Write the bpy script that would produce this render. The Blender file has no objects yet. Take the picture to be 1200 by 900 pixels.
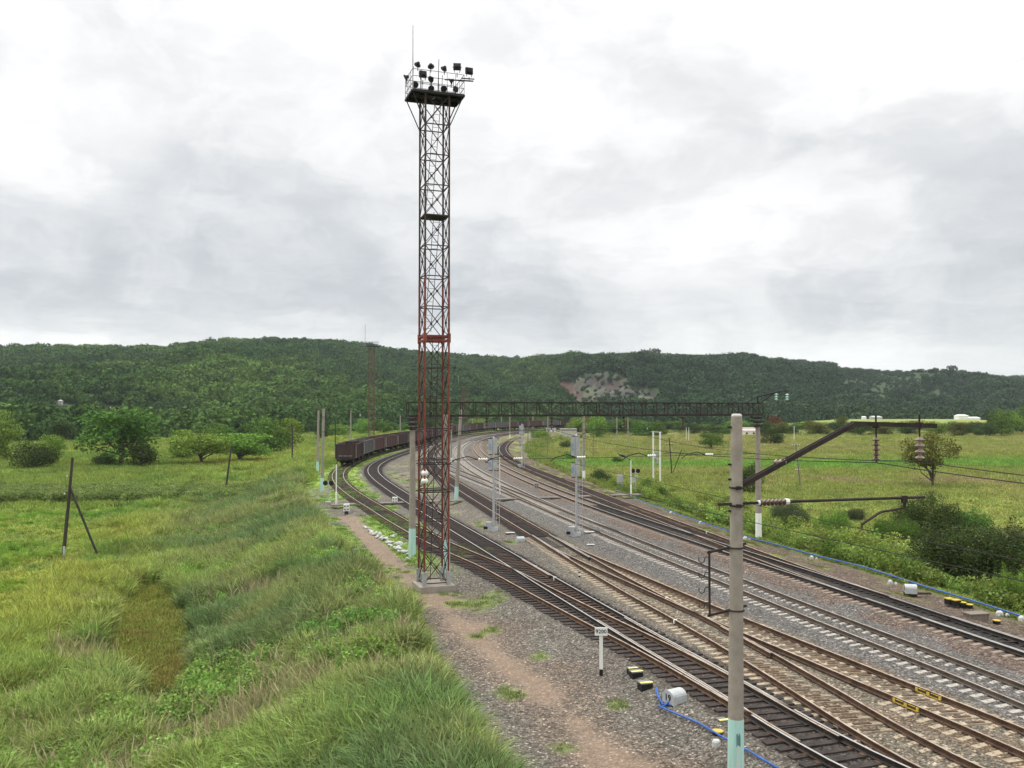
import bpy, bmesh, math, random
import numpy as np
from mathutils import Vector, Matrix
random.seed(7); rng = np.random.default_rng(7)
R = math.radians
scene = bpy.context.scene
COL = scene.collection

# ------------------------------------------------------------------ camera
CAM_H, F_PX, HOR = 9.8, 1040.0, 479.0
PITCH = math.atan((HOR-450)/F_PX)
cd = bpy.data.cameras.new('camera'); cam = bpy.data.objects.new('camera', cd); COL.objects.link(cam)
cd.sensor_width = 36; cd.lens = 36*F_PX/1200; cd.clip_end = 9000; cd.clip_start = .2
cam.location = (0, 0, CAM_H); cam.rotation_euler = (R(90)+PITCH, 0, 0)
scene.camera = cam
def at(u, v, z=0.0):
    """ground point seen at photo pixel u,v on the level z (survey of the place from the photo)"""
    th = PITCH; y = (v-450)/F_PX
    d = ((u-600)/F_PX, math.cos(th)+y*math.sin(th), math.sin(th)-y*math.cos(th))
    t = (z-CAM_H)/d[2]
    return (d[0]*t, d[1]*t)
def zof(v, Y):        # height of what shows at row v at depth Y
    return CAM_H+(HOR-v)/F_PX*Y
def xof(u, Y): return (u-600)/F_PX*Y

# ------------------------------------------------------------------ world: overcast sky
SUN_EL, SUN_AZ = 52, -70          # sun high behind the cloud, to the left
world = bpy.data.worlds.new('World'); scene.world = world; world.use_nodes = True
nt = world.node_tree; N = nt.nodes; L = nt.links; N.clear()
class G:
    """tiny helper that chains math nodes"""
    def __init__(s, nt): s.nt = nt
    def m(s, op, a, b=None, c=None):
        n = s.nt.nodes.new('ShaderNodeMath'); n.operation = op
        for i, v in enumerate((a, b, c)):
            if v is None: continue
            if isinstance(v, (int, float)): n.inputs[i].default_value = v
            else: s.nt.links.new(v, n.inputs[i])
        return n.outputs[0]
    def noise(s, vec, scale, detail=4, rough=.55, dist=0, out=0):
        n = s.nt.nodes.new('ShaderNodeTexNoise'); n.inputs['Scale'].default_value = scale
        n.inputs['Detail'].default_value = detail; n.inputs['Roughness'].default_value = rough; n.inputs['Distortion'].default_value = dist
        if vec is not None: s.nt.links.new(vec, n.inputs['Vector'])
        return n.outputs[out]
    def rng(s, v, a, b, c=0., d=1., smooth=True):
        n = s.nt.nodes.new('ShaderNodeMapRange'); n.interpolation_type = 'SMOOTHSTEP' if smooth else 'LINEAR'
        s.nt.links.new(v, n.inputs[0])
        for i, x in enumerate((a, b, c, d)): n.inputs[i+1].default_value = x
        return n.outputs[0]
    def mix(s, f, a, b, mode='MIX'):
        n = s.nt.nodes.new('ShaderNodeMix'); n.data_type = 'RGBA'; n.blend_type = mode
        for sock, v in ((n.inputs[0], f), (n.inputs[6], a), (n.inputs[7], b)):
            if isinstance(v, (int, float)): sock.default_value = v
            elif isinstance(v, tuple): sock.default_value = (*v[:3], 1)
            else: s.nt.links.new(v, sock)
        return n.outputs[2]
    def comb(s, x, y, z):
        n = s.nt.nodes.new('ShaderNodeCombineXYZ')
        for i, v in enumerate((x, y, z)):
            if isinstance(v, (int, float)): n.inputs[i].default_value = v
            else: s.nt.links.new(v, n.inputs[i])
        return n.outputs[0]
g = G(nt)
sky = N.new('ShaderNodeTexSky'); sky.sky_type = 'NISHITA'; sky.sun_disc = False
sky.sun_elevation = R(SUN_EL); sky.sun_rotation = R(SUN_AZ); sky.air_density = 1.0
bg1 = N.new('ShaderNodeBackground'); bg1.inputs[1].default_value = .08; L.new(sky.outputs[0], bg1.inputs[0])
tc = N.new('ShaderNodeTexCoord'); sx = N.new('ShaderNodeSeparateXYZ'); L.new(tc.outputs['Generated'], sx.inputs[0])
X, Y, Z = sx.outputs
zc = g.m('MAXIMUM', Z, 0.0)
den = g.m('ADD', zc, .13)
P = g.comb(g.m('DIVIDE', X, den), g.m('DIVIDE', Y, den), 0.0)
n1 = g.noise(P, .62, 6, .55, .3); n2 = g.noise(P, 1.7, 6, .6, .2); n3 = g.noise(tc.outputs['Generated'], 5.0, 5, .55, .2)
n4 = g.noise(P, 5.5, 5, .6, .1)
warp = g.m('MULTIPLY', g.m('SUBTRACT', n2, .5), .16); warp2 = g.m('MULTIPLY', g.m('SUBTRACT', n3, .5), .20)
az = g.m('ADD', g.m('ARCTAN2', X, Y), warp2); el = g.m('ADD', g.m('ARCSINE', Z), g.m('MULTIPLY', warp, .55))
# broad cloud masses (azimuth, elevation, half widths in degrees, change of brightness)
BL = [(-6, 5.6, 16, 1.9, -.07), (22, 6.5, 10, 2.2, -.08), (-27, 8.0, 17, 3.8, -.17), (-20, 15, 5, 2.2, -.10), (-24, 22, 14, 3, -.02), (-2, 13, 14, 4.5, -.08), (4, 6.2, 9, 2.4, -.15), (30, 9.5, 7, 5, -.13),
      (10, 21, 9, 3.0, -.07), (-8, 9, 10, 3, -.09), (24, 5.2, 9, 1.4, -.04), (14, 11.5, 10, 3.2, .13), (-28, 17.5, 9, 3, .07), (30, 24, 10, 5, .10), (-27, 3.6, 10, 1.3, .10),
      (22, 16, 8, 2, -.03), (-10, 24, 14, 4, .06), (2, 18, 4, 3, .05)]
tot = None
for a, e, w, h, d in BL:
    q = g.m('ADD', g.m('POWER', g.m('ABSOLUTE', g.m('MULTIPLY', g.m('SUBTRACT', az, R(a)), 1/R(w))), 2.0), g.m('POWER', g.m('ABSOLUTE', g.m('MULTIPLY', g.m('SUBTRACT', el, R(e)), 1/R(h))), 2.0))
    t = g.m('MULTIPLY', g.m('POWER', 2.718, g.m('MULTIPLY', q, -1.0)), d)
    tot = t if tot is None else g.m('ADD', tot, t)
base = g.m('ADD', .785, g.m('MULTIPLY', g.m('POWER', zc, 4.0), 3.3))
v = g.m('ADD', base, tot)
v = g.m('ADD', v, g.m('MULTIPLY', g.m('SUBTRACT', n1, .5), .16))
v = g.m('ADD', v, g.m('MULTIPLY', g.m('SUBTRACT', n2, .5), .12))
v = g.m('ADD', v, g.m('MULTIPLY', g.m('SUBTRACT', n4, .5), .05))
cv = g.comb(g.m('MULTIPLY', az, 6.5), g.m('MULTIPLY', el, 11.0), 5.1)
n5 = g.noise(cv, 1.3, 8, .56, .15); cum = g.rng(n5, .36, .64)
n6 = g.noise(cv, .55, 5, .55, .3)
v = g.m('ADD', v, g.m('MULTIPLY', g.m('SUBTRACT', cum, .5), .13))
v = g.m('ADD', v, g.m('MULTIPLY', g.m('SUBTRACT', n6, .5), .32))
v = g.m('MAXIMUM', v, .35)
tint = g.mix(g.rng(v, .50, .82), (.905, .948, .99), (1.0, .998, .994))
cc = N.new('ShaderNodeVectorMath'); cc.operation = 'SCALE'; L.new(tint, cc.inputs[0]); L.new(v, cc.inputs['Scale'])
bg2 = N.new('ShaderNodeBackground'); L.new(cc.outputs[0], bg2.inputs[0]); bg2.inputs[1].default_value = 1.0
mxs = N.new('ShaderNodeMixShader'); mxs.inputs[0].default_value = .94
L.new(bg1.outputs[0], mxs.inputs[1]); L.new(bg2.outputs[0], mxs.inputs[2])
wo = N.new('ShaderNodeOutputWorld'); L.new(mxs.outputs[0], wo.inputs[0])

sd = bpy.data.lights.new('sun', 'SUN'); sun = bpy.data.objects.new('sun', sd); COL.objects.link(sun)
sd.energy = 1.2; sd.angle = R(25); sd.color = (1, .96, .9)
sdir = Vector((math.sin(R(SUN_AZ))*math.cos(R(SUN_EL)), math.cos(R(SUN_AZ))*math.cos(R(SUN_EL)), math.sin(R(SUN_EL))))
sun.rotation_euler = sdir.to_track_quat('Z', 'Y').to_euler(); sun.location = (0, 0, 60)
vs = scene.view_settings
vs.view_transform = 'Standard'; vs.look = 'None'; vs.gamma = 1; vs.exposure = 0.27; vs.use_curve_mapping = False
cy = scene.cycles
cy.max_bounces = 5; cy.diffuse_bounces = 3; cy.glossy_bounces = 2; cy.transmission_bounces = 3; cy.transparent_max_bounces = 6; cy.volume_bounces = 1
cy.use_denoising = True; cy.use_adaptive_sampling = True; cy.adaptive_threshold = .02
cy.volume_step_rate = 4; cy.caustics_reflective = False; cy.caustics_refractive = False

# ------------------------------------------------------------------ helpers
class MB:
    """collects shapes, links them as ONE mesh object"""
    def __init__(s): s.v = []; s.f = []; s.m = []
    def add(s, vs, fs, mi=0):
        o = len(s.v); s.v += [tuple(p) for p in vs]; s.f += [tuple(i+o for i in f) for f in fs]; s.m += [mi]*len(fs)
    def box(s, c, sz, rz=0, mi=0, M=None, taper=1):
        hx, hy, hz = sz[0]/2, sz[1]/2, sz[2]/2; P = []
        for z in (-1, 1):
            k = taper if z > 0 else 1
            for x, y in ((-1, -1), (1, -1), (1, 1), (-1, 1)): P.append(Vector((x*hx*k, y*hy*k, z*hz)))
        M = M or Matrix.Rotation(rz, 3, 'Z')
        P = [M @ p + Vector(c) for p in P]
        s.add(P, [(3, 2, 1, 0), (4, 5, 6, 7), (0, 1, 5, 4), (1, 2, 6, 5), (2, 3, 7, 6), (3, 0, 4, 7)], mi)
    def beam(s, a, b, w, h=None, mi=0, ends=True):
        a, b = Vector(a), Vector(b); h = h or w; d = b-a; L_ = d.length
        if L_ < 1e-6: return
        d /= L_; up = Vector((0, 0, 1)) if abs(d.z) < .95 else Vector((0, 1, 0))
        x = d.cross(up).normalized(); y = x.cross(d); P = []
        for q in (a, b):
            for i, j in ((-1, -1), (1, -1), (1, 1), (-1, 1)): P.append(q+x*i*w/2+y*j*h/2)
        s.add(P, [(3, 2, 1, 0), (4, 5, 6, 7), (0, 1, 5, 4), (1, 2, 6, 5), (2, 3, 7, 6), (3, 0, 4, 7)], mi)
    def tube(s, pts, r, n=8, mi=0, cap=True):
        pts = [Vector(p) for p in pts]; k = len(pts)
        if not hasattr(r, '__len__'): r = [r]*k
        o = len(s.v); ring = []; px = None
        for i, p in enumerate(pts):
            d = (pts[min(i+1, k-1)]-pts[max(i-1, 0)])
            d = d.normalized() if d.length > 1e-9 else Vector((0, 0, 1))
            if px is None:
                up = Vector((0, 0, 1)) if abs(d.z) < .9 else Vector((1, 0, 0)); px = up.cross(d).normalized()
            x = (px-d*px.dot(d)); x = x.normalized() if x.length > 1e-6 else d.orthogonal().normalized(); px = x; y = d.cross(x)
            for j in range(n):
                a = 2*math.pi*j/n; s.v.append(tuple(p+x*math.cos(a)*r[i]+y*math.sin(a)*r[i]))
        for i in range(k-1):
            for j in range(n):
                s.f.append((o+i*n+j, o+i*n+(j+1) % n, o+(i+1)*n+(j+1) % n, o+(i+1)*n+j)); s.m.append(mi)
        if cap:
            s.f.append(tuple(o+j for j in reversed(range(n)))); s.f.append(tuple(o+(k-1)*n+j for j in range(n))); s.m += [mi, mi]
    def lathe(s, c, prof, n=12, mi=0, axis=None):
        """prof: list of (r, h) along axis (default z)"""
        c = Vector(c); ax = Vector(axis or (0, 0, 1)).normalized(); x = ax.orthogonal().normalized(); y = ax.cross(x); o = len(s.v)
        for r, h in prof:
            for j in range(n):
                a = 2*math.pi*j/n; s.v.append(tuple(c+ax*h+x*math.cos(a)*r+y*math.sin(a)*r))
        k = len(prof)
        for i in range(k-1):
            for j in range(n):
                s.f.append((o+i*n+j, o+i*n+(j+1) % n, o+(i+1)*n+(j+1) % n, o+(i+1)*n+j)); s.m.append(mi)
        s.f.append(tuple(o+j for j in reversed(range(n)))); s.f.append(tuple(o+(k-1)*n+j for j in range(n))); s.m += [mi, mi]
    def insul(s, a, b, r=.12, n_d=4, mi=0):
        """string of porcelain discs from a to b"""
        a, b = Vector(a), Vector(b); d = b-a; Ln = d.length; pr = [(.025, 0)]
        for i in range(n_d):
            t = Ln*(i+.5)/n_d; h = Ln/n_d*.5
            pr += [(.04, t-h*.8), (r, t-h*.1), (r*.95, t+h*.15), (.04, t+h*.5)]
        pr.append((.025, Ln)); s.lathe(a, pr, 12, mi, d)
    def mesh(s, name, mats, smooth=False):
        me = bpy.data.meshes.new(name); me.from_pydata(s.v, [], s.f)
        for m in (mats if isinstance(mats, (list, tuple)) else [mats]): me.materials.append(m)
        if any(s.m): me.polygons.foreach_set('material_index', s.m)
        if smooth: me.polygons.foreach_set('use_smooth', [True]*len(s.f))
        me.update(); return me
    def build(s, name, mats, parent=None, world=False, smooth=False):
        if world and parent is not None:
            q = parent.location; s.v = [(a-q.x, b-q.y, c-q.z) for a, b, c in s.v]
        o = bpy.data.objects.new(name, s.mesh(name, mats, smooth)); COL.objects.link(o)
        if parent: o.parent = parent
        return o
def tag(o, label=None, cat=None, group=None, kind=None):
    if label: o['label'] = label
    if cat: o['category'] = cat
    if group: o['group'] = group
    if kind: o['kind'] = kind
    return o
def thing(name, label, cat, loc=(0, 0, 0), rz=0, group=None):
    o = bpy.data.objects.new(name, None); COL.objects.link(o); o.empty_display_size = .3
    o.location = loc; o.rotation_euler = (0, 0, rz); return tag(o, label, cat, group)
KIDS = {}
def kids(o): return [c for c in bpy.data.objects if c.parent is o]
def dup(o, loc=None, rz=None, sc=None, label=None, group=None):
    def cp(a, par):
        b = a.copy(); COL.objects.link(b); b.parent = par
        for c in kids(a): cp(c, b)
        return b
    r = cp(o, None)
    if loc is not None: r.location = loc
    if rz is not None: r.rotation_euler[2] = rz
    if sc is not None: r.scale = sc if hasattr(sc, '__len__') else (sc,)*3
    if label: r['label'] = label
    if group: r['group'] = group
    return r

# ------------------------------------------------------------------ materials
def mat(name, col, rough=.8, metal=0., var=.25, scale=3., bump=0., bscale=40., col2=None, f2=None, streak=False, spec=.3):
    """procedural: base colour broken up by noise, optional second colour in blotches (wear, rust)"""
    m = bpy.data.materials.new(name); m.use_nodes = True; nt = m.node_tree; g = G(nt); b = nt.nodes['Principled BSDF']
    tc = nt.nodes.new('ShaderNodeTexCoord'); v = tc.outputs['Object']
    if streak:
        mp = nt.nodes.new('ShaderNodeMapping'); mp.inputs['Scale'].default_value = (4, 4, .35); nt.links.new(v, mp.inputs[0]); v = mp.outputs[0]
    a = g.noise(v, scale, 5, .65); d = tuple(c*(1-var) for c in col); e = tuple(min(1, c*(1+var)) for c in col)
    c = g.mix(g.rng(a, .3, .7), d, e)
    if col2:
        c = g.mix(g.rng(g.noise(v, scale*2.1, 6, .7), *(f2 or (.5, .62))), c, col2)
    nt.links.new(c, b.inputs['Base Color']); b.inputs['Roughness'].default_value = rough; b.inputs['Metallic'].default_value = metal
    b.inputs['Specular IOR Level'].default_value = spec
    if bump:
        bn = nt.nodes.new('ShaderNodeBump'); bn.inputs['Strength'].default_value = bump; bn.inputs['Distance'].default_value = .02
        nt.links.new(g.noise(tc.outputs['Object'], bscale, 4, .6), bn.inputs['Height']); nt.links.new(bn.outputs[0], b.inputs['Normal'])
    return m
M = {}
M['concrete'] = mat('pole_concrete', (.275, .245, .205), .9, var=.13, scale=2.0, bump=.5, bscale=45, col2=(.19, .165, .135), f2=(.5, .85))
M['concrete_light'] = mat('light_concrete', (.42, .41, .38), .9, var=.18, scale=3, bump=.3, col2=(.26, .25, .23), f2=(.55, .7))
M['mint'] = mat('mint_paint', (.36, .60, .54), .75, var=.1, scale=2, col2=(.50, .56, .50), f2=(.47, .62), streak=True)
M['white_paint'] = mat('white_paint', (.74, .76, .70), .7, var=.08, scale=3, col2=(.40, .42, .33), f2=(.6, .72), streak=True)
M['rust_red'] = mat('red_oxide_paint', (.185, .048, .034), .8, var=.35, scale=1.6, col2=(.085, .035, .025), f2=(.5, .7))
M['rust_dark'] = mat('dark_rusty_steel', (.026, .018, .016), .75, var=.4, scale=2.5, col2=(.06, .03, .022), f2=(.55, .75))
M['mast_brown'] = mat('mast_steel_and_silhouette', (.052, .036, .032), .8, var=.35, scale=1.5, col2=(.10, .045, .032), f2=(.55, .7))  # brown bracing steel; on the upper legs a backlit silhouette painted into the colour
M['black_steel'] = mat('black_steel', (.018, .017, .017), .7, var=.3, scale=3)
M['steel_grey'] = mat('galvanised_steel', (.34, .35, .34), .55, .35, var=.15, scale=4)
M['alu'] = mat('silver_paint', (.40, .41, .41), .5, .2, var=.1, scale=3, col2=(.33, .33, .31), f2=(.58, .7))
M['blue_grey'] = mat('blue_grey_paint', (.22, .29, .42), .6, var=.12, scale=3)
M['porcelain'] = mat('brown_porcelain', (.085, .045, .035), .25, var=.15, spec=.6)
M['porcelain_white'] = mat('white_porcelain', (.70, .72, .68), .2, var=.06, spec=.6)
M['glass_insul'] = mat('green_glass_insulator', (.42, .62, .52), .12, var=.08, spec=.8)
M['wood'] = mat('weathered_timber', (.052, .042, .036), .9, var=.4, scale=5, bump=.5, bscale=25, streak=True)
M['wood_grey'] = mat('grey_timber', (.17, .145, .12), .9, var=.3, scale=5, streak=True)
M['sleeper_wood'] = mat('creosoted_timber', (.034, .027, .024), .9, var=.5, scale=5, bump=.6, bscale=18, col2=(.085, .062, .048), f2=(.55, .7))
M['sleeper_black'] = mat('oil_black_timber', (.016, .015, .015), .75, var=.5, scale=5, bump=.5, bscale=18, col2=(.06, .05, .045), f2=(.62, .72))
M['sleeper_conc'] = mat('warm_concrete_sleeper', (.31, .255, .18), .9, var=.35, scale=3, bump=.5, bscale=30, col2=(.13, .095, .065), f2=(.46, .66))
M['sleeper_grey'] = mat('grey_concrete_sleeper', (.33, .305, .265), .9, var=.3, scale=3, bump=.5, bscale=30, col2=(.15, .135, .12), f2=(.47, .66))
M['rail_rust'] = mat('rusty_rail', (.082, .048, .030), .8, .1, var=.35, scale=2, col2=(.05, .028, .018), f2=(.5, .65))
M['rail_dark'] = mat('dark_rail', (.030, .025, .022), .7, .2, var=.35, scale=2, col2=(.085, .055, .035), f2=(.55, .7))
M['rail_grey'] = mat('grey_brown_rail', (.095, .078, .065), .75, .15, var=.25, scale=2)
M['rail_top'] = mat('polished_rail_head', (.45, .43, .40), .38, .6, var=.1, scale=2)
M['rail_top_rust'] = mat('dull_rail_head', (.40, .33, .26), .45, .45, var=.2, scale=1, col2=(.24, .15, .09), f2=(.45, .65))
M['yellow'] = mat('yellow_paint', (.46, .34, .05), .6, var=.15, scale=5, col2=(.35, .25, .05), f2=(.6, .7))
M['pale_yellow'] = mat('pale_yellow_paint', (.66, .62, .16), .6, var=.1, scale=9, col2=(.30, .27, .15), f2=(.62, .72))
M['machine_grey'] = mat('light_grey_enamel', (.38, .40, .40), .55, var=.12, scale=5, col2=(.20, .18, .15), f2=(.54, .76))
M['black'] = mat('black_paint', (.012, .012, .013), .6, var=.2)
M['blue'] = mat('blue_hose', (.030, .095, .34), .5, var=.25, scale=6, col2=(.09, .15, .30), f2=(.6, .7))
M['white_rock'] = mat('whitewashed_rock', (.46, .46, .44), .9, var=.12, scale=5, bump=.5, bscale=12, col2=(.25, .24, .22), f2=(.52, .64))
M['wagon_brown'] = mat('wagon_brown', (.055, .033, .031), .8, var=.25, scale=.8, col2=(.035, .022, .02), f2=(.5, .7), streak=True)
M['wagon_red'] = mat('wagon_red_brown', (.085, .044, .040), .8, var=.25, scale=.8, col2=(.06, .035, .03), f2=(.52, .7), streak=True)
M['wagon_grey'] = mat('wagon_grey', (.105, .105, .10), .8, var=.25, scale=.8, col2=(.07, .05, .045), f2=(.5, .7), streak=True)
M['wagon_pale'] = mat('wagon_pale_frame', (.34, .32, .30), .8, var=.2)
M['render_wall'] = mat('grey_rendered_wall', (.42, .41, .36), .9, var=.12, scale=.6, col2=(.30, .29, .26), f2=(.5, .65))
M['cream_wall'] = mat('cream_wall', (.68, .62, .54), .9, var=.08, scale=.6)
M['white_wall'] = mat('white_wall', (.74, .75, .74), .85, var=.06, scale=.6)
M['roof_dark'] = mat('dark_roof', (.13, .12, .12), .85, var=.2, scale=1)
M['roof_pink'] = mat('pinkish_slate_roof', (.42, .36, .34), .85, var=.12, scale=1)
M['glass_dark'] = mat('dark_window', (.03, .035, .04), .15, var=.1, spec=.8)
M['insul_mix'] = mat('weathered_porcelain', (.22, .16, .135), .3, var=.35, scale=6, spec=.6)
M['bark'] = mat('bark', (.10, .082, .065), .95, var=.35, scale=3, bump=.6, bscale=14)
M['plank'] = mat('crossing_plank', (.17, .145, .125), .9, var=.3, scale=2, bump=.4, bscale=20)
M['soil'] = mat('bare_soil', (.16, .11, .075), .95, var=.2, scale=2)
def leafmat(name, attr='INSTANCER', trans=.28, var=.35, rnd=0.):
    m = bpy.data.materials.new(name); m.use_nodes = True; nt = m.node_tree; nt.nodes.clear(); g = G(nt)
    a = nt.nodes.new('ShaderNodeAttribute'); a.attribute_name = 'tint'; a.attribute_type = attr
    geo = nt.nodes.new('ShaderNodeNewGeometry')
    ri = geo.outputs['Random Per Island']
    k = g.rng(ri, 0, 1, 1-var, 1+var, False)
    sc = nt.nodes.new('ShaderNodeVectorMath'); sc.operation = 'SCALE'; nt.links.new(a.outputs['Color'], sc.inputs[0]); nt.links.new(k, sc.inputs['Scale'])
    c = sc.outputs[0]
    if rnd:
        oi = nt.nodes.new('ShaderNodeObjectInfo')
        h = nt.nodes.new('ShaderNodeHueSaturation'); nt.links.new(c, h.inputs['Color'])
        nt.links.new(g.rng(oi.outputs['Random'], 0, 1, .5-.02, .5+.02, False), h.inputs['Hue'])
        nt.links.new(g.rng(oi.outputs['Random'], 0, 1, 1-rnd, 1+rnd, False), h.inputs['Value']); c = h.outputs[0]
    d = nt.nodes.new('ShaderNodeBsdfDiffuse'); nt.links.new(c, d.inputs[0])
    t = nt.nodes.new('ShaderNodeBsdfTranslucent'); nt.links.new(c, t.inputs[0])
    ms = nt.nodes.new('ShaderNodeMixShader'); ms.inputs[0].default_value = trans
    nt.links.new(d.outputs[0], ms.inputs[1]); nt.links.new(t.outputs[0], ms.inputs[2])
    o = nt.nodes.new('ShaderNodeOutputMaterial'); nt.links.new(ms.outputs[0], o.inputs[0]); return m
M['grass_blade'] = leafmat('grass_blade', 'INSTANCER', .3, .35)
M['forest_leaf'] = leafmat('forest_leaf', 'INSTANCER', .15, .30)
M['leaf'] = leafmat('tree_leaf', 'GEOMETRY', .25, .35, .12)

# ------------------------------------------------------------------ track centre lines (surveyed from the photo)
CL = {
  'E': [(23.54, 20.7), (22.6, 24.7), (21.65, 28.7), (20.71, 32.7), (19.89, 36.1), (19.01, 39.9), (18.06, 44.1), (16.97, 48.7), (15.72, 53.8), (14.35, 59.4), (12.84, 65.6), (11.19, 72.5), (9.41, 80.1), (7.56, 88.5), (5.67, 97.8), (3.74, 108.0), (1.79, 119.3), (-0.17, 131.8), (-2.13, 145.6), (-4.06, 160.8), (-5.89, 177.7), (-7.48, 196.3), (-8.61, 216.8), (-8.98, 239.6), (-8.25, 264.6), (-6.02, 292.3), (-1.97, 323.0), (13.71, 384.7), (22.45, 409.5), (35.57, 428.4), (53.97, 443.4), (78.53, 455.7), (108.49, 463.8), (152.45, 469.7)],
  'D': [(19.94, 14.8), (19.04, 18.8), (18.13, 22.8), (17.23, 26.8), (16.64, 29.5), (15.92, 32.6), (15.08, 35.9), (14.13, 39.6), (13.11, 43.7), (12.0, 48.3), (10.78, 53.2), (9.46, 58.7), (8.03, 64.8), (6.5, 71.5), (4.87, 78.9), (3.15, 87.0), (1.34, 96.0), (-0.56, 105.9), (-2.56, 116.9), (-4.63, 128.9), (-6.7, 142.2), (-8.66, 156.9), (-10.4, 173.1), (-11.79, 191.0), (-12.67, 210.7), (-12.87, 232.5), (-12.16, 256.5), (-10.32, 283.0), (-7.15, 312.2), (9.48, 386.3), (18.45, 411.6), (32.27, 431.5), (51.55, 447.2), (76.94, 459.9), (107.64, 468.3), (151.85, 474.1)],
  'B': [(14.92, 9.8), (13.92, 13.8), (12.92, 17.8), (11.92, 21.8), (11.19, 24.0), (10.6, 26.5), (10.1, 29.3), (9.54, 32.3), (8.85, 35.7), (7.99, 39.4), (6.98, 43.5), (5.89, 48.1), (4.79, 53.1), (3.64, 58.6), (2.39, 64.7), (0.98, 71.4), (-0.58, 78.9), (-2.29, 87.1), (-4.16, 96.2), (-6.16, 106.2), (-8.28, 117.2), (-10.42, 129.4), (-12.48, 142.9), (-14.4, 157.8), (-16.07, 174.3), (-17.39, 192.4), (-18.21, 212.5), (-18.35, 234.6), (-17.57, 259.0), (-15.64, 286.0), (-12.35, 315.8), (5.33, 387.8), (14.54, 413.6), (29.04, 434.5), (49.17, 450.9), (75.39, 464.0), (106.81, 472.6), (151.27, 478.5)],
  'A': [(14.43, 9.8), (12.99, 13.8), (11.55, 17.8), (10.11, 21.8), (9.12, 24.1), (8.27, 26.6), (7.49, 29.4), (6.57, 32.5), (5.52, 35.9), (4.39, 39.7), (3.16, 43.9), (1.82, 48.5), (0.37, 53.6), (-1.24, 59.2), (-3.04, 65.4), (-5.04, 72.3), (-7.22, 79.9), (-9.61, 88.3), (-12.22, 97.6), (-14.97, 107.8), (-17.85, 119.1), (-20.53, 131.6), (-22.47, 145.5), (-23.35, 160.8), (-23.34, 177.6), (-22.94, 196.3), (-22.59, 216.9), (-22.12, 239.7), (-21.12, 264.9), (-19.17, 292.7), (-15.84, 323.5), (0.82, 389.4), (10.27, 415.8), (25.52, 437.7), (46.59, 455.0), (73.69, 468.5), (105.91, 477.3), (150.63, 483.2)],
  'C': [(18.93, 10.8), (17.67, 14.8), (16.42, 18.8), (15.16, 22.8), (14.45, 25.1), (13.62, 27.7), (12.69, 30.4), (11.67, 33.5), (10.54, 36.8), (9.32, 40.5), (8.06, 44.6), (6.71, 49.1), (5.18, 54.0), (3.47, 60), (2.12, 66)],
  'T': [(8.02, 27.5), (5.88, 34), (3.62, 40), (1.4, 46), (-1.0, 52.6), (-2.91, 57), (-5.03, 62.0), (-7.48, 68.5), (-9.99, 75.6), (-12.64, 83.5), (-15.62, 92.3), (-18.67, 101.9), (-21.7, 112.6), (-24.34, 124.3), (-26.38, 137.3), (-27.6, 151.7), (-28.32, 167.5), (-28.18, 185.0), (-27.14, 204.4), (-25.86, 225.7), (-24.84, 249.3), (-23.74, 275.4), (-21.78, 304.2), (-18.13, 336.0), (-12.13, 371.1), (-3.7, 391.0), (6.0, 418.0), (22.0, 441.0), (44.0, 459.0), (72.0, 473.0), (105.0, 482.0), (150.0, 488.0)],
  'F': [(18.99, 40), (17.68, 46.0), (16.77, 50.7), (15.85, 56.0), (14.93, 61.8), (13.93, 68.2), (12.77, 75.3), (11.47, 83.1), (10.09, 91.8), (8.65, 101.3), (7.07, 111.8), (5.29, 123.4), (3.36, 136.2), (1.46, 150.3), (-0.2, 165.9), (-1.44, 183.1), (-2.12, 202.1), (-2.15, 223.1), (-1.43, 246.2), (0.12, 271.8), (2.53, 300.0)],
  'X': [(7.41, 67.5), (4.44, 80), (0.99, 95), (-1.81, 107), (-4.99, 120), (-8.58, 135), (-11.74, 150), (-14.7, 165), (-16.34, 178)],
}

def catmull(pts, step=1.0):
    P = np.array(pts, float); out = []
    P = np.vstack([2*P[0]-P[1], P, 2*P[-1]-P[-2]])
    for i in range(1, len(P)-2):
        p0, p1, p2, p3 = P[i-1:i+3]; n = max(1, int(np.linalg.norm(p2-p1)/step))
        for k in range(n):
            t = k/n; out.append(.5*((2*p1)+(-p0+p2)*t+(2*p0-5*p1+4*p2-p3)*t*t+(-p0+3*p1-3*p2+p3)*t**3))
    out.append(P[-2]); return np.array(out)
LINE = {k: catmull(v, 1.2) for k, v in CL.items()}
def dist_to(line, x, y):
    """distance and signed side (+ = left of travel direction away from camera)"""
    best = np.full(x.shape, 1e9); side = np.zeros(x.shape)
    for a, b in zip(line[:-1], line[1:]):
        d = b-a; l2 = d@d
        t = np.clip(((x-a[0])*d[0]+(y-a[1])*d[1])/l2, 0, 1); ex = x-a[0]-t*d[0]; ey = y-a[1]-t*d[1]; q = ex*ex+ey*ey
        m = q < best; best = np.where(m, q, best); side = np.where(m, d[0]*ey-d[1]*ex, side)
    return np.sqrt(best), np.sign(side)
def thin(line, n): return np.vstack([line[::n], line[-1:]])

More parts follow.
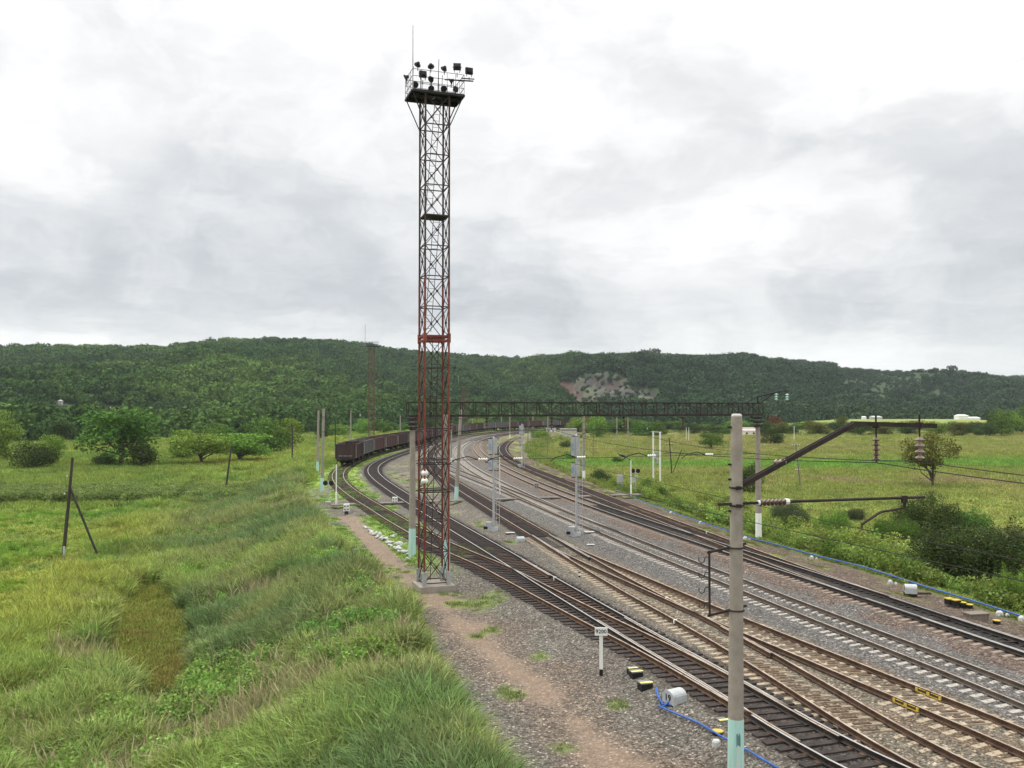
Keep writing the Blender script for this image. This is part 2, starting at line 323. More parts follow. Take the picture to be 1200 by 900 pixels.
# crest of the bank on the left and edge of the yard on the right
CR_L = [(5., -20), (4., 0), (2.3, 12), (.2, 20), (-2.0, 27.5), (-3.3, 34), (-5.0, 42.3), (-6.9, 48), (-11.6, 60), (-17.2, 78), (-21.3, 92), (-24.8, 103), (-28, 120), (-33, 140), (-38.5, 165), (-45, 200), (-54, 250), (-58, 300), (-50, 350), (-30, 410), (10, 460), (80, 500), (160, 520)]
CR_R = [(26, -20), (24.5, 5)] + [at(u, v) for u, v in ((1300, 775), (1200, 733), (1100, 700), (1000, 668), (900, 640), (850, 623), (790, 603), (735, 583), (690, 566), (650, 550), (622, 538))] + [(3.2, 190), (2.6, 215), (4, 245), (8, 280), (20, 330), (50, 370), (110, 392), (170, 400)]
LINE_L = catmull(CR_L, 4); LINE_R = catmull(CR_R, 4)
PATH = [at(u, v) for u, v in ((405, 606), (418, 618), (440, 640), (462, 662), (480, 684), (505, 703), (545, 735), (590, 775), (640, 820), (700, 870), (740, 905))] + [(4.6, 20), (6.5, 12)]
LINE_P = catmull(PATH, 2)
PATH2 = [at(300, 541, -1), at(345, 545), at(365, 541), at(378, 536), at(400, 530)]
def sstep(x): x = np.clip(x, 0, 1); return x*x*(3-2*x)
def vnoise(x, y, s, seed=0):
    """smooth value noise, -1..1"""
    x = np.asarray(x, float)/s+seed*17.3; y = np.asarray(y, float)/s+seed*5.7
    xi, yi = np.floor(x), np.floor(y); fx, fy = x-xi, y-yi; fx = fx*fx*(3-2*fx); fy = fy*fy*(3-2*fy)
    def h(a, b):
        q = np.sin(a*127.1+b*311.7+seed*74.7)*43758.5453; return (q-np.floor(q))*2-1
    return (h(xi, yi)*(1-fx)+h(xi+1, yi)*fx)*(1-fy)+(h(xi, yi+1)*(1-fx)+h(xi+1, yi+1)*fx)*fy
def fbm(x, y, s, seed=0, o=4):
    t = 0; a = .5
    for i in range(o): t = t+a*vnoise(x, y, s/2**i, seed+i); a *= .55
    return t
TR = ['E', 'D', 'B', 'A', 'T', 'C', 'F', 'X']
def fields(x, y):
    """everything the ground colour and height depend on"""
    x = np.asarray(x, float); y = np.asarray(y, float)
    dl, sl = dist_to(thin(LINE_L, 1), x, y); dr, sr = dist_to(thin(LINE_R, 1), x, y)
    f = {'L': dl*sl, 'R': -dr*sr}           # positive outside the yard
    near = (f['L'] < 8) & (f['R'] < 8) & (y > 0)
    for k in TR:
        d = np.full(x.shape, 99.); 
        if near.any(): d[near] = dist_to(thin(LINE[k], 3), x[near], y[near])[0]
        f[k] = d
    d = np.full(x.shape, 99.); m = (y < 110) & (np.abs(x) < 30)
    if m.any(): d[m] = dist_to(LINE_P, x[m], y[m])[0]
    f['P'] = d; f['x'] = x; f['y'] = y
    return f
LOW_L, LOW_R = -2.6, -1.6
def height(f):
    x, y = f['x'], f['y']
    z = np.zeros(x.shape)
    dm = np.minimum.reduce([f[k] for k in TR])
    z = z+.27*sstep((3.1-dm)/1.3)
    z = z+.05*fbm(x, y, 5, 3)*(dm > 3)
    z = z+LOW_L*sstep((f['L']-.3)/9.5)
    z = z+LOW_R*sstep((f['R']-.2)/4.5)
    z = z+5.3*np.exp(-((x-272)/88)**4-((y-610)/42)**4)      # grassy terrace that carries the far barns
    out = np.maximum(f['L'], f['R'])
    z = z+np.clip(out/8, 0, 1)*.35*fbm(x, y, 22, 5)
    return z
#END1
def xl(k, y): l = LINE[k]; i = np.argsort(l[:, 1]); return np.interp(y, l[i, 1], l[i, 0])
def lerp(a, b, t): return a*(1-t)[..., None]+np.array(b)*t[..., None]
def hollow_q(x, y): return ((x+.404*y)/2.3)**2+((y-49)/12.5)**2+1.1*fbm(x, y*.7, 4, 17)+.5*fbm(x, y, 1.3, 19)
def veg(f):
    """colour of the low vegetation outside the yard"""
    x, y = f['x'], f['y']; n = x.shape
    a = fbm(x, y, 26, 11); b = fbm(x, y, 7, 12); c = fbm(x, y*1.6, 60, 13); e = fbm(x, y, 2.5, 14)
    left = np.ones(n+(3,))*np.array((.215, .300, .068))
    left = lerp(left, (.300, .345, .075), sstep((a+.1)*2.2)*.9)
    left = lerp(left, (.12, .23, .06), sstep((b-.12)*3)*.65)
    left = lerp(left, (.245, .225, .07), sstep((e-.22)*3)*.35)
    # bank slope: grey olive reeds with drifts of blue green
    sl = sstep((f['L']+.5)/1.)*sstep((17-f['L'])/7)*sstep((150-y)/40)
    s = lerp(np.ones(n+(3,))*np.array((.218, .262, .098)), (.118, .198, .078), sstep((b+.08)*3.0)*.85)
    s = lerp(s, (.28, .27, .14), sstep((e-.16)*3)*.30)
    s = lerp(s, (.25, .35, .085), sstep((fbm(x, y, 11, 15)-.08)*3)*.6)
    left = left*(1-sl[..., None])+s*sl[..., None]
    near = sstep((44-y)/10)*sstep((-3-x)/4)
    left = lerp(left, (.235, .32, .09), near*.6)
    left = lerp(left, (.30, .40, .08), sstep((a-.05)*4)*near*.7)
    # tall weed hedge across the meadow
    hd = sstep(1-np.abs(y-121-.06*(x+60)-2.5*fbm(x, y, 20, 16))/9)*sstep((-30-x)/8)
    left = lerp(left, (.15, .20, .065), hd*.7)
    # dry hollow in the reeds
    q = hollow_q(x, y)
    left = lerp(left, (.215, .235, .052), sstep((1.2-q)*1.6)*.85); left = lerp(left, (.22, .14, .06), sstep((1.1-q)*2)*sstep((e-.05)*2)*.38)
    right = np.ones(n+(3,))*np.array((.250, .300, .080))
    right = lerp(right, (.320, .335, .110), sstep((a+.05)*2.4)*.8)
    right = lerp(right, (.16, .235, .06), sstep((b-.1)*3)*.6)
    v = HOR+CAM_H*F_PX/np.maximum(y, 30)*1.16
    wob = 9*fbm(x, y, 30, 18)
    band = sstep(1-np.abs(y-178+wob-.06*x)/26)*sstep((130-x+.2*y)/40)
    right = lerp(right, (.155, .33, .060), band*.9)
    dry = sstep(1-np.abs(y-138+wob*.8)/13)*sstep((x-22)/10)*sstep((b+.15)*3)
    right = lerp(right, (.34, .27, .16), dry*.7)
    right = lerp(right, (.31, .30, .12), sstep((y-215)/30)*.6*sstep((c+.1)*3))
    right = lerp(right, (.165, .225, .062), sstep((7-f['R'])/4)*.75)
    right = lerp(right, (.34, .30, .06), sstep((7-f['R'])/4)*sstep((e-.2)*3)*.4)
    w = sstep((f['L']-f['R'])/20+.5)
    o = left*w[..., None]+right*(1-w[..., None]); return o*np.array((1.06, 1.03, 1.02))*.96+np.array((.205, .205, .115))*.04*(o.sum(-1, keepdims=True)/.55)
def ground_colour(f):
    x, y = f['x'], f['y']; n = x.shape
    a = fbm(x, y, 3.0, 21); b = fbm(x, y, 1.1, 22); c = fbm(x, y, 9, 23)
    xa, xb, xd, xe = (xl(k, y) for k in 'ABDE')
    col = np.ones(n+(3,))*np.array((.172, .156, .130))
    col = lerp(col, (.150, .122, .100), sstep((a-.02)*3)*.6)
    gr = np.ones(n)
    col = lerp(col, (.158, .151, .142), sstep((4.2-f['D'])/1.5)*.9)
    col = lerp(col, (.165, .118, .092), sstep((x-xd-2.1)/.5)*sstep((xe-.2-x)/1.2)*sstep((a+.35)*2)*.85)
    col = lerp(col, (.145, .102, .075), sstep((x-xe-1)/.6)*.85)
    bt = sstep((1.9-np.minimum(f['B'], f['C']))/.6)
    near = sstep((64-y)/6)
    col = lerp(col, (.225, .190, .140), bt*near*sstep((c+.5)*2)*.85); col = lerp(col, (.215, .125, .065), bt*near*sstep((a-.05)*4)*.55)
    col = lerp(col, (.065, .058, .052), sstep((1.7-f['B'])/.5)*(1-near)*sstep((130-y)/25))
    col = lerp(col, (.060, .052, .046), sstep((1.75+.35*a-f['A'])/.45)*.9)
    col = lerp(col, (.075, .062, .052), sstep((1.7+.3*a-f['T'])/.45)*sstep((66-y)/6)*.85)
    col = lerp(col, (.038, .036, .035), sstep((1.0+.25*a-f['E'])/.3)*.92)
    col = lerp(col, (.12, .10, .08), sstep((1.6-np.minimum(f['F'], 9))/.4)*sstep((y-48)/4)*.7)
    # trodden clay
    p = sstep((.95+.45*(y > 46)+1.1*a+.5*b-f['P'])/.9)*sstep((c+.50+.4*(y > 46))*3)
    col = lerp(col, (.245, .180, .125), p*.8); gr = gr*(1-.55*p)
    col = lerp(col, (.225, .165, .120), sstep((2.4+1.2*a-f['P'])/1.3)*.5*(y < 60))
    # grass creeping into the yard
    def grass(w, cc, k=1.):
        nonlocal col, gr
        w = np.clip(w, 0, 1); col = lerp(col, cc, w*k); gr = gr*(1-.9*w*k)
    lf = sstep((xa-1.75-x)/.8)*(f['P'] > .8)
    grass(lf*sstep((y-50)/9)*((f['T'] > 1.75) | (y > 66))*sstep((a+.30+c*.8)*4), (.17, .26, .055), .95)
    grass(lf*sstep((y-95)/20), (.22, .31, .06), .75)
    gt = sstep((y-140)/60)*(f['E'] > 2.2)*(f['D'] > 2.2)*(f['B'] > 2.2)*(f['A'] > 2.2); grass(gt*sstep((a+.3)*3)*.6, (.16, .17, .06), .8)
    ab = sstep((x-xa-1.9)/.5)*sstep((xb-1.9-x)/.5)*sstep((y-34)/16)*sstep((165-y)/20)
    grass(ab*sstep((a+.15)*3), (.215, .190, .115), .75); grass(ab*sstep((a-.12)*6)*sstep((y-44)/6), (.12, .185, .045), .9)
    bd = sstep((x-xb-2)/.5)*sstep((xd-3-x)/.5)*sstep((y-62)/12); grass(bd*sstep((a-.0)*4), (.19, .17, .10), .5)
    ef = sstep((x-xe-1.9)/.5)*sstep((-f['R']-.1)/.6)*sstep((y-34)/12); grass(ef*sstep((a-.02)*5)*(f['F'] > 1.3), (.16, .185, .052), .9)
    for px, py, rx, ry in ((-1.6, 45.2, 1.7, 3.0), (-3.0, 60, 2.2, 3), (1.4, 26.0, .5, .5), (3.4, 29.6, .5, .5), (-7.8, 52, 2.0, 4), (-1.2, 39.2, .8, 1.1), (-.2, 31, .6, 1), (-5.6, 47.4, 1.3, 1.2), (-3.2, 47.2, .9, .6), (5.2, 23.2, .7, .6), (1.1, 35.5, .5, .6)):
        q = ((x-px)/rx)**2+((y-py)/ry)**2; grass(sstep((.95-q+2.0*b+.6*a)*1.1)*.85, (.16, .22, .055), .9)
    grass(sstep((-f['L'] < 1.3)*(1.3+f['L'])/1.)*sstep((a+.2)*3), (.13, .16, .05), .8)
    out = np.maximum(f['L'], f['R']+.0)
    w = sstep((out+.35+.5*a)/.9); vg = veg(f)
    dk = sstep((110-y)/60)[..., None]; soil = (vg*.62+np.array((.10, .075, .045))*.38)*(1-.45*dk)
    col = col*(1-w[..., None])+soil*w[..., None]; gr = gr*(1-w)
    # lane on the left, puddle bed kept plain
    d2, _ = dist_to(catmull(PATH2, 2), x, y); pl = sstep((2.0+.5*a-d2)/1.)*(y > 120)
    col = lerp(col, (.36, .31, .25), pl*.9); gr = gr*(1-pl)
    # old road line on the right side of the curve
    return np.clip(col, .01, .9), gr

def axis(lo, hi, step, far, k=1.09):
    a = [*np.arange(lo, hi, step)]
    s = step; x = a[-1]
    while x < far: s *= k; x += s; a.append(x)
    s = step; x = a[0]; pre = []
    return a
ys = np.array([-60, -40, -25, -15, -8, -3, 0, 3, 6, 8]+axis(10, 110, .3, 620, 1.035)+[700, 900, 1300, 2000, 3200, 5200])
xr = axis(0, 28, .3, 900, 1.07)[1:]; xlft = axis(0, 30, .3, 900, 1.07)[1:]
xs = np.array([-5000, -3000, -1600]+[-q for q in xlft[::-1]]+[0]+xr+[1600, 3000, 5000])
GX, GY = np.meshgrid(xs, ys)
FG = fields(GX.ravel(), GY.ravel())
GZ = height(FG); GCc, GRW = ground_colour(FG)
def grid_mesh(name, X, Y, Z, C, W, m):
    ny, nx = X.shape; me = bpy.data.meshes.new(name); n = nx*ny
    i = np.arange(n).reshape(ny, nx); q = np.stack([i[:-1, :-1], i[:-1, 1:], i[1:, 1:], i[1:, :-1]], -1).reshape(-1, 4)
    me.vertices.add(n); me.vertices.foreach_set('co', np.stack([X.ravel(), Y.ravel(), Z.ravel()], -1).astype('f').ravel())
    me.loops.add(len(q)*4); me.loops.foreach_set('vertex_index', q.astype('i').ravel())
    me.polygons.add(len(q)); me.polygons.foreach_set('loop_start', np.arange(0, len(q)*4, 4, dtype='i'))
    me.polygons.foreach_set('use_smooth', np.ones(len(q), bool)); me.update()
    at_ = me.attributes.new('tint', 'FLOAT_COLOR', 'POINT'); at_.data.foreach_set('color', np.concatenate([C, np.ones((n, 1))], 1).astype('f').ravel())
    a2 = me.attributes.new('stony', 'FLOAT', 'POINT'); a2.data.foreach_set('value', W.astype('f'))
    me.materials.append(m); o = bpy.data.objects.new(name, me); COL.objects.link(o); return o
def ground_mat():
    m = bpy.data.materials.new('ground'); m.use_nodes = True; nt = m.node_tree; g = G(nt); b = nt.nodes['Principled BSDF']
    a = nt.nodes.new('ShaderNodeAttribute'); a.attribute_name = 'tint'; s = nt.nodes.new('ShaderNodeAttribute'); s.attribute_name = 'stony'
    tc = nt.nodes.new('ShaderNodeTexCoord'); v = tc.outputs['Object']
    vo = nt.nodes.new('ShaderNodeTexVoronoi'); vo.inputs['Scale'].default_value = 13; vo.inputs['Randomness'].default_value = 1; nt.links.new(v, vo.inputs['Vector'])
    vo2 = nt.nodes.new('ShaderNodeTexVoronoi'); vo2.inputs['Scale'].default_value = 26; nt.links.new(v, vo2.inputs['Vector'])
    sp = nt.nodes.new('ShaderNodeSeparateColor'); nt.links.new(vo.outputs['Color'], sp.inputs[0])
    sp2 = nt.nodes.new('ShaderNodeSeparateColor'); nt.links.new(vo2.outputs['Color'], sp2.inputs[0])
    st = g.m('ADD', g.rng(sp.outputs[0], .0, 1, .34, 1.55, False), g.m('MULTIPLY', g.rng(sp.outputs[1], .90, .97), 1.5))
    st2 = g.rng(sp2.outputs[0], 0, 1, .7, 1.3, False); st = g.m('MULTIPLY', st, st2)
    gap = g.rng(vo.outputs['Distance'], .0, .62, 1.12, .5); st = g.m('MULTIPLY', st, gap)
    fine = g.rng(g.noise(v, 7, 6, .7), .25, .75, .72, 1.28, False); mid = g.rng(g.noise(v, .9, 5, .6), .3, .7, .88, 1.12, False)
    k = g.m('MULTIPLY', g.m('ADD', g.m('MULTIPLY', st, s.outputs['Fac']), g.m('MULTIPLY', fine, g.m('SUBTRACT', 1.0, s.outputs['Fac']))), mid)
    sc = nt.nodes.new('ShaderNodeVectorMath'); sc.operation = 'SCALE'; nt.links.new(a.outputs['Color'], sc.inputs[0]); nt.links.new(k, sc.inputs['Scale'])
    hue = g.mix(g.m('MULTIPLY', g.rng(sp.outputs[2], .5, 1), g.m('MULTIPLY', s.outputs['Fac'], .22)), sc.outputs[0], (.15, .12, .085))
    nt.links.new(hue, b.inputs['Base Color']); b.inputs['Roughness'].default_value = .95; b.inputs['Specular IOR Level'].default_value = .2
    bn = nt.nodes.new('ShaderNodeBump'); bn.inputs['Strength'].default_value = .8; bn.inputs['Distance'].default_value = .05
    hgt = g.m('ADD', g.m('MULTIPLY', g.m('SUBTRACT', 1.0, vo.outputs['Distance']), s.outputs['Fac']), g.m('MULTIPLY', g.noise(v, 6, 5, .7), 1.0))
    nt.links.new(hgt, bn.inputs['Height']); nt.links.new(bn.outputs[0], b.inputs['Normal']); return m
M['ground'] = ground_mat()
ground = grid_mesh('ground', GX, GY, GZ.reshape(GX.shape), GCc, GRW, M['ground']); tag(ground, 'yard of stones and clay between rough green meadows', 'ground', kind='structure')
from mathutils.interpolate import poly_3d_calc
gz2 = GZ.reshape(GX.shape)
def zat(x, y):
    i = np.clip(np.searchsorted(ys, y)-1, 0, len(ys)-2); j = np.clip(np.searchsorted(xs, x)-1, 0, len(xs)-2)
    ty = (y-ys[i])/(ys[i+1]-ys[i]); tx = (x-xs[j])/(xs[j+1]-xs[j])
    return (gz2[i, j]*(1-tx)+gz2[i, j+1]*tx)*(1-ty)+(gz2[i+1, j]*(1-tx)+gz2[i+1, j+1]*tx)*ty
def zg(x, y): return float(zat(np.array(x), np.array(y)))

# ------------------------------------------------------------------ hills behind the valley
SKY = [(-900, 415), (-500, 412), (-200, 411), (0, 409), (60, 407), (130, 408), (190, 410), (215, 406), (250, 402), (300, 400), (350, 400), (400, 403), (440, 408), (480, 415), (530, 419), (590, 423), (640, 423), (700, 421), (760, 420), (830, 422), (880, 423), (940, 427), (1000, 431), (1080, 435), (1200, 440), (1400, 446), (1800, 452), (2300, 456)]
def ridge(u):     # distance of the ridge along azimuth u
    return np.interp(u, [-900, 0, 350, 600, 900, 1200, 2300], [1250, 1150, 1250, 1500, 1500, 1750, 2100])
def foot(u): return np.interp(u, [-900, 0, 300, 500, 700, 900, 1200, 2300], [300, 330, 410, 560, 640, 620, 720, 900])
def scar0(x, y):
    u = 600+F_PX*x/np.maximum(y, 60); t = (y-foot(u))/(ridge(u)-foot(u)); return (u > 655) & (u < 775) & (t > .15) & (t < .85)
def hill_h(x, y):
    yy = np.maximum(y, 60); u = 600+F_PX*x/yy; D = yy
    rd = ridge(u); ft = foot(u); sv = np.interp(u, [p[0] for p in SKY], [p[1] for p in SKY])
    hr = CAM_H+(HOR-sv)*rd/F_PX-7.5
    t = (D-ft)/(rd-ft)
    steep = np.interp(u, [300, 650, 900, 1200], [0, .75, .6, .2])
    prof = np.clip(t, 0, 1); p1 = prof**1.15; p2 = sstep(prof*1.5-.1); p = p1*(1-steep)+p2*steep
    h = hr*p+np.where(scar0(x, y), 9*fbm(x*1.5, y, 14, 47, 5), 0)
    sp = fbm(x*1.2+y*.35, y*.5-x*.1, 210, 31, 4)*48*np.sin(np.clip(t, 0, 1)*math.pi)*(1-np.clip(t, 0, 1))**.5
    dr = -.5*np.abs(fbm(x, y*.35, 130, 33, 3))*60*np.sin(np.clip(t, 0, 1)*math.pi)*(.4+steep)*(1-np.clip(t, 0, 1))**.3
    h = h+sp+dr
    h = np.where(t > 1, hr-(D-rd)*.03, h)
    # keep the crest as the skyline
    return np.where(t <= 0, -3+t*6, h)-1.5*(t <= .02)
def scar(x, y):
    """bare quarry face and red scree on the hillside"""
    u = 600+F_PX*x/np.maximum(y, 60); h = hill_h(x, y); v = HOR-(h-CAM_H)*F_PX/np.maximum(y, 60)
    wob = 5*fbm(x, y, 60, 41)
    a = ((u-702+wob)/39)**2+((v-452+wob*.5)/17)**2
    b = ((u-745+wob)/30)**2+((v-468)/14)**2
    c = ((u-664)/13)**2+((v-455-(u-664)*.9)/9)**2
    a = np.minimum(a, np.minimum(b, ((u-690+wob)/30)**2+((v-468)/14)**2))
    return a+.5*fbm(x, y, 25, 42), c+.3*fbm(x, y, 15, 43), u, v
hu = np.concatenate([np.linspace(-900, -100, 40), np.linspace(-90, 1290, 230), np.linspace(1310, 2300, 45)]); ht = np.concatenate([np.linspace(-.15, 1.0, 100), [1.06, 1.2, 1.6]])
HU, HT = np.meshgrid(hu, ht)
HD = foot(HU)+HT*(ridge(HU)-foot(HU)); HX = (HU-600)/F_PX*HD
HZ = hill_h(HX, HD)
def hill_cover(x, y):
    """0..1 how wooded"""
    u = 600+F_PX*x/np.maximum(y, 60); t = (y-foot(u))/(ridge(u)-foot(u))
    openr = sstep((u-880)/130)*sstep((t-.12-.5*fbm(x, y, 90, 51))*3)
    return 1-.60*openr
hc = np.ones(HX.shape+(3,))*np.array((.040, .065, .025))
hc = lerp(hc, (.038, .058, .025), (1-hill_cover(HX, HD))*.95)
sa, sb, su, sv_ = scar(HX, HD)
rk = lerp(np.ones(HX.shape+(3,))*np.array((.046, .042, .038)), (.068, .049, .041), sstep(fbm(HX, HD, 18, 44)*4)); rk = lerp(rk, (.045, .040, .038), sstep((fbm(HX*2, HD*.4, 14, 46)-.05)*6)); rk = lerp(rk, (.09, .10, .06), sstep((fbm(HX, HD, 12, 45)-.1)*4))
w = sstep((1.1-sa)*3)[..., None]; hc = hc*(1-w)+rk*w
w = sstep((1.1-sb)*3)[..., None]; hc = hc*(1-w)+np.array((.085, .040, .034))*w
M['hill'] = M['ground'].copy(); M['hill'].name = 'hill'
hills = grid_mesh('hills', HX, HD, HZ, hc.reshape(-1, 3), np.zeros(HX.size), M['hill']); tag(hills, 'long wooded hill with a bare quarry face', 'hill', kind='structure')

# ------------------------------------------------------------------ vegetation made of many small leaves
def quads_mesh(name, C, U, V, cols, m, core=None):
    """C centres, U,V half edge vectors -> one quad each"""
    n = len(C); P = np.stack([C-U-V*.6, C+U*.9-V, C+U+V*.7, C-U*.7+V], 1).reshape(-1, 3)
    me = bpy.data.meshes.new(name); me.vertices.add(n*4); me.vertices.foreach_set('co', P.astype('f').ravel())
    me.loops.add(n*4); me.loops.foreach_set('vertex_index', np.arange(n*4, dtype='i')); me.polygons.add(n); me.polygons.foreach_set('loop_start', np.arange(0, n*4, 4, dtype='i')); me.update()
    if cols is not None:
        a = me.attributes.new('tint', 'FLOAT_COLOR', 'POINT'); c4 = np.concatenate([np.repeat(cols, 4, 0), np.ones((n*4, 1))], 1); a.data.foreach_set('color', c4.astype('f').ravel())
    me.materials.append(m); return me
def unit(v): return v/np.maximum(np.linalg.norm(v, axis=-1, keepdims=True), 1e-9)
def leaf_cloud(blobs, per_area, size, seed, flat=.5, fill=.45):
    """leaf quads over and through ellipsoid blobs; returns C,U,V,blob index, height in blob"""
    r_ = np.random.default_rng(seed); Cs = []; Ns = []; B = []
    for i, (c, rad) in enumerate(blobs):
        rad = np.array(rad); n = int(per_area*(rad[0]*rad[1]+rad[0]*rad[2]+rad[1]*rad[2])/size**2*2.6)+6
        d = unit(r_.normal(size=(n, 3))); k = np.where(r_.random(n) < fill, r_.random(n)**.4, 1.)*(1+r_.normal(size=n)*.10)
        k = k*(1+.16*np.sin(d[:, 0]*5+i)*np.cos(d[:, 1]*6+i*2)+.12*np.sin(d[:, 2]*8+i*3))
        Cs.append(np.array(c)+d*rad*k[:, None]); Ns.append(unit(d/rad)); B.append(np.full(n, i))
    C = np.concatenate(Cs); Nn = np.concatenate(Ns); B = np.concatenate(B)
    Nn = unit(Nn*(1-flat)+r_.normal(size=C.shape)*flat+np.array((0, 0, .25)))
    t = unit(np.cross(Nn, r_.normal(size=C.shape))); s = size*(.6+.8*r_.random(len(C)))[:, None]
    return C, t*s*.5, np.cross(Nn, t)*s*.5*(.55+.35*r_.random((len(C), 1))), B
# source shapes that the meadow and the wood are scattered from (kept in a collection of their own, not in the scene)
SRC = {}
def source(key, meshes):
    c = bpy.data.collections.new('source_'+key)
    for i, me in enumerate(meshes):
        o = bpy.data.objects.new(f'{key}_{i}', me); c.objects.link(o)
    SRC[key] = c
def tuft(seed, n, h, rad, w, lean=.35, seedheads=0., seg=3, arch=0):
    seg = 4 if arch else seg
    r_ = np.random.default_rng(seed); V = []; F = []
    for i in range(n):
        a = r_.random()*6.283; q = rad*math.sqrt(r_.random()); x0, y0 = q*math.cos(a), q*math.sin(a)
        hh = h*(.55+.6*r_.random()); b = r_.random()*6.283; ln = lean*hh*(.3+r_.random()); bx, by = math.cos(b)*ln, math.sin(b)*ln
        c = r_.random()*6.283; wx, wy = math.cos(c)*w/2, math.sin(c)*w/2; o = len(V)
        for k in range(seg+1):
            t = k/seg; z = hh*(t-(.4 if not arch else .62)*t*t*t*(ln/hh)); ww = (1-t*.75) if k < seg else .15
            if arch: ww = (.45, 1.15, 1.1, .7, .08)[k]
            if seedheads and i < n*seedheads and k >= seg-1: ww = 2.6 if k == seg-1 else .5
            px, py = x0+bx*t*t, y0+by*t*t; V += [(px-wx*ww, py-wy*ww, z), (px+wx*ww, py+wy*ww, z)]
        F += [(o+2*k, o+2*k+1, o+2*k+3, o+2*k+2) for k in range(seg)]
    me = bpy.data.meshes.new('tuft'); me.from_pydata(V, [], F); me.materials.append(M['grass_blade']); return me
source('reed', [tuft(100+i, 46, 1.28, .34, .038, .62, arch=1) for i in range(6)])
source('meadow', [tuft(200+i, 34, .62, .42, .055, .9, arch=1) for i in range(4)])
source('farmeadow', [tuft(300+i, 30, .75, 1.0, .13, .5, seg=2) for i in range(4)])
source('turf', [tuft(400+i, 26, .16, .32, .03, .7, seg=2) for i in range(3)])
source('head', [tuft(500+i, 9, 1.35, .45, .022, .4, 1.) for i in range(4)])
def weed(seed):
    bl = [((0, 0, .55), (.55, .55, .6)), ((.35, .2, .85), (.35, .35, .45)), ((-.3, -.25, .8), (.35, .4, .4))]
    C, U, V, B = leaf_cloud(bl, .62, .105, seed, .8, .6); return quads_mesh('weed', C, U, V, None, M['grass_blade'])
source('weed', [weed(600+i) for i in range(4)])
def fcrown(seed, quads=1.0):
    r_ = np.random.default_rng(seed); bl = [((0, 0, .62), (.78, .78, .55))]
    for i in range(6):
        a = r_.random()*6.28; q = .35+.3*r_.random(); bl.append(((q*math.cos(a), q*math.sin(a), .45+.55*r_.random()), (.38+.15*r_.random(),)*2+(.34,)))
    C, U, V, B = leaf_cloud(bl, 1.0*quads, .23, seed, .45, .15); return quads_mesh('wood_crown', C, U, V, None, M['forest_leaf'])
source('woodcrown', [fcrown(700+i) for i in range(6)])
def scatter(name, P, scale, tint, key, label, cat, rot=None, tilt=.12):
    n = len(P); me = bpy.data.meshes.new(name); me.vertices.add(n); me.vertices.foreach_set('co', P.astype('f').ravel())
    a = me.attributes.new('tint', 'FLOAT_COLOR', 'POINT'); a.data.foreach_set('color', np.concatenate([tint, np.ones((n, 1))], 1).astype('f').ravel())
    s = scale if scale.ndim == 2 else np.repeat(scale[:, None], 3, 1)
    a = me.attributes.new('sc', 'FLOAT_VECTOR', 'POINT'); a.data.foreach_set('vector', s.astype('f').ravel())
    r_ = np.stack([rng.normal(size=n)*tilt, rng.normal(size=n)*tilt, rng.random(n)*6.283], 1)
    a = me.attributes.new('ro', 'FLOAT_VECTOR', 'POINT'); a.data.foreach_set('vector', r_.astype('f').ravel())
    o = bpy.data.objects.new(name, me); COL.objects.link(o)
    ng = bpy.data.node_groups.new(name, 'GeometryNodeTree'); ng.interface.new_socket('Geometry', in_out='INPUT', socket_type='NodeSocketGeometry'); ng.interface.new_socket('Geometry', in_out='OUTPUT', socket_type='NodeSocketGeometry')
    nn = ng.nodes; gi = nn.new('NodeGroupInput'); go = nn.new('NodeGroupOutput'); mp = nn.new('GeometryNodeMeshToPoints'); ip = nn.new('GeometryNodeInstanceOnPoints')
    ci = nn.new('GeometryNodeCollectionInfo'); ci.inputs['Collection'].default_value = SRC[key]; ci.inputs['Separate Children'].default_value = True; ci.inputs['Reset Children'].default_value = True
    def na(nm):
        k = nn.new('GeometryNodeInputNamedAttribute'); k.data_type = 'FLOAT_VECTOR'; k.inputs['Name'].default_value = nm; return k.outputs['Attribute']
    ri = nn.new('FunctionNodeRandomValue'); ri.data_type = 'INT'; ri.inputs['Min'].default_value = 0; ri.inputs['Max'].default_value = 20
    ng.links.new(gi.outputs[0], mp.inputs[0]); ng.links.new(mp.outputs[0], ip.inputs['Points']); ng.links.new(ci.outputs[0], ip.inputs['Instance'])
    ip.inputs['Pick Instance'].default_value = True; ng.links.new(ri.outputs[2], ip.inputs['Instance Index'])
    e2r = nn.new('FunctionNodeEulerToRotation'); ng.links.new(na('ro'), e2r.inputs[0])
    ng.links.new(e2r.outputs[0], ip.inputs['Rotation']); ng.links.new(na('sc'), ip.inputs['Scale']); ng.links.new(ip.outputs[0], go.inputs[0])
    md = o.modifiers.new('scatter', 'NODES'); md.node_group = ng
    return tag(o, label, cat, kind='stuff')
def visible(x, y, z=0, m=60):
    u = 600+F_PX*x/np.maximum(y, 1); v = HOR+(CAM_H-z)*F_PX/np.maximum(y, 1); return (y > 5) & (u > -m-80) & (u < 1200+m+80) & (v < 900+m+160)
def sample(n, y0, y1, x0=None, x1=None, pw=2.0):
    """points over the ground, denser where nearer"""
    t = rng.random(n); e = 1-pw; y = (y0**e+(y1**e-y0**e)*t)**(1/e) if abs(e) > 1e-6 else y0*(y1/y0)**t
    hw = .72*y+8; x = (rng.random(n)*2-1)*hw if x0 is None else x0+(x1-x0)*rng.random(n); return x, y

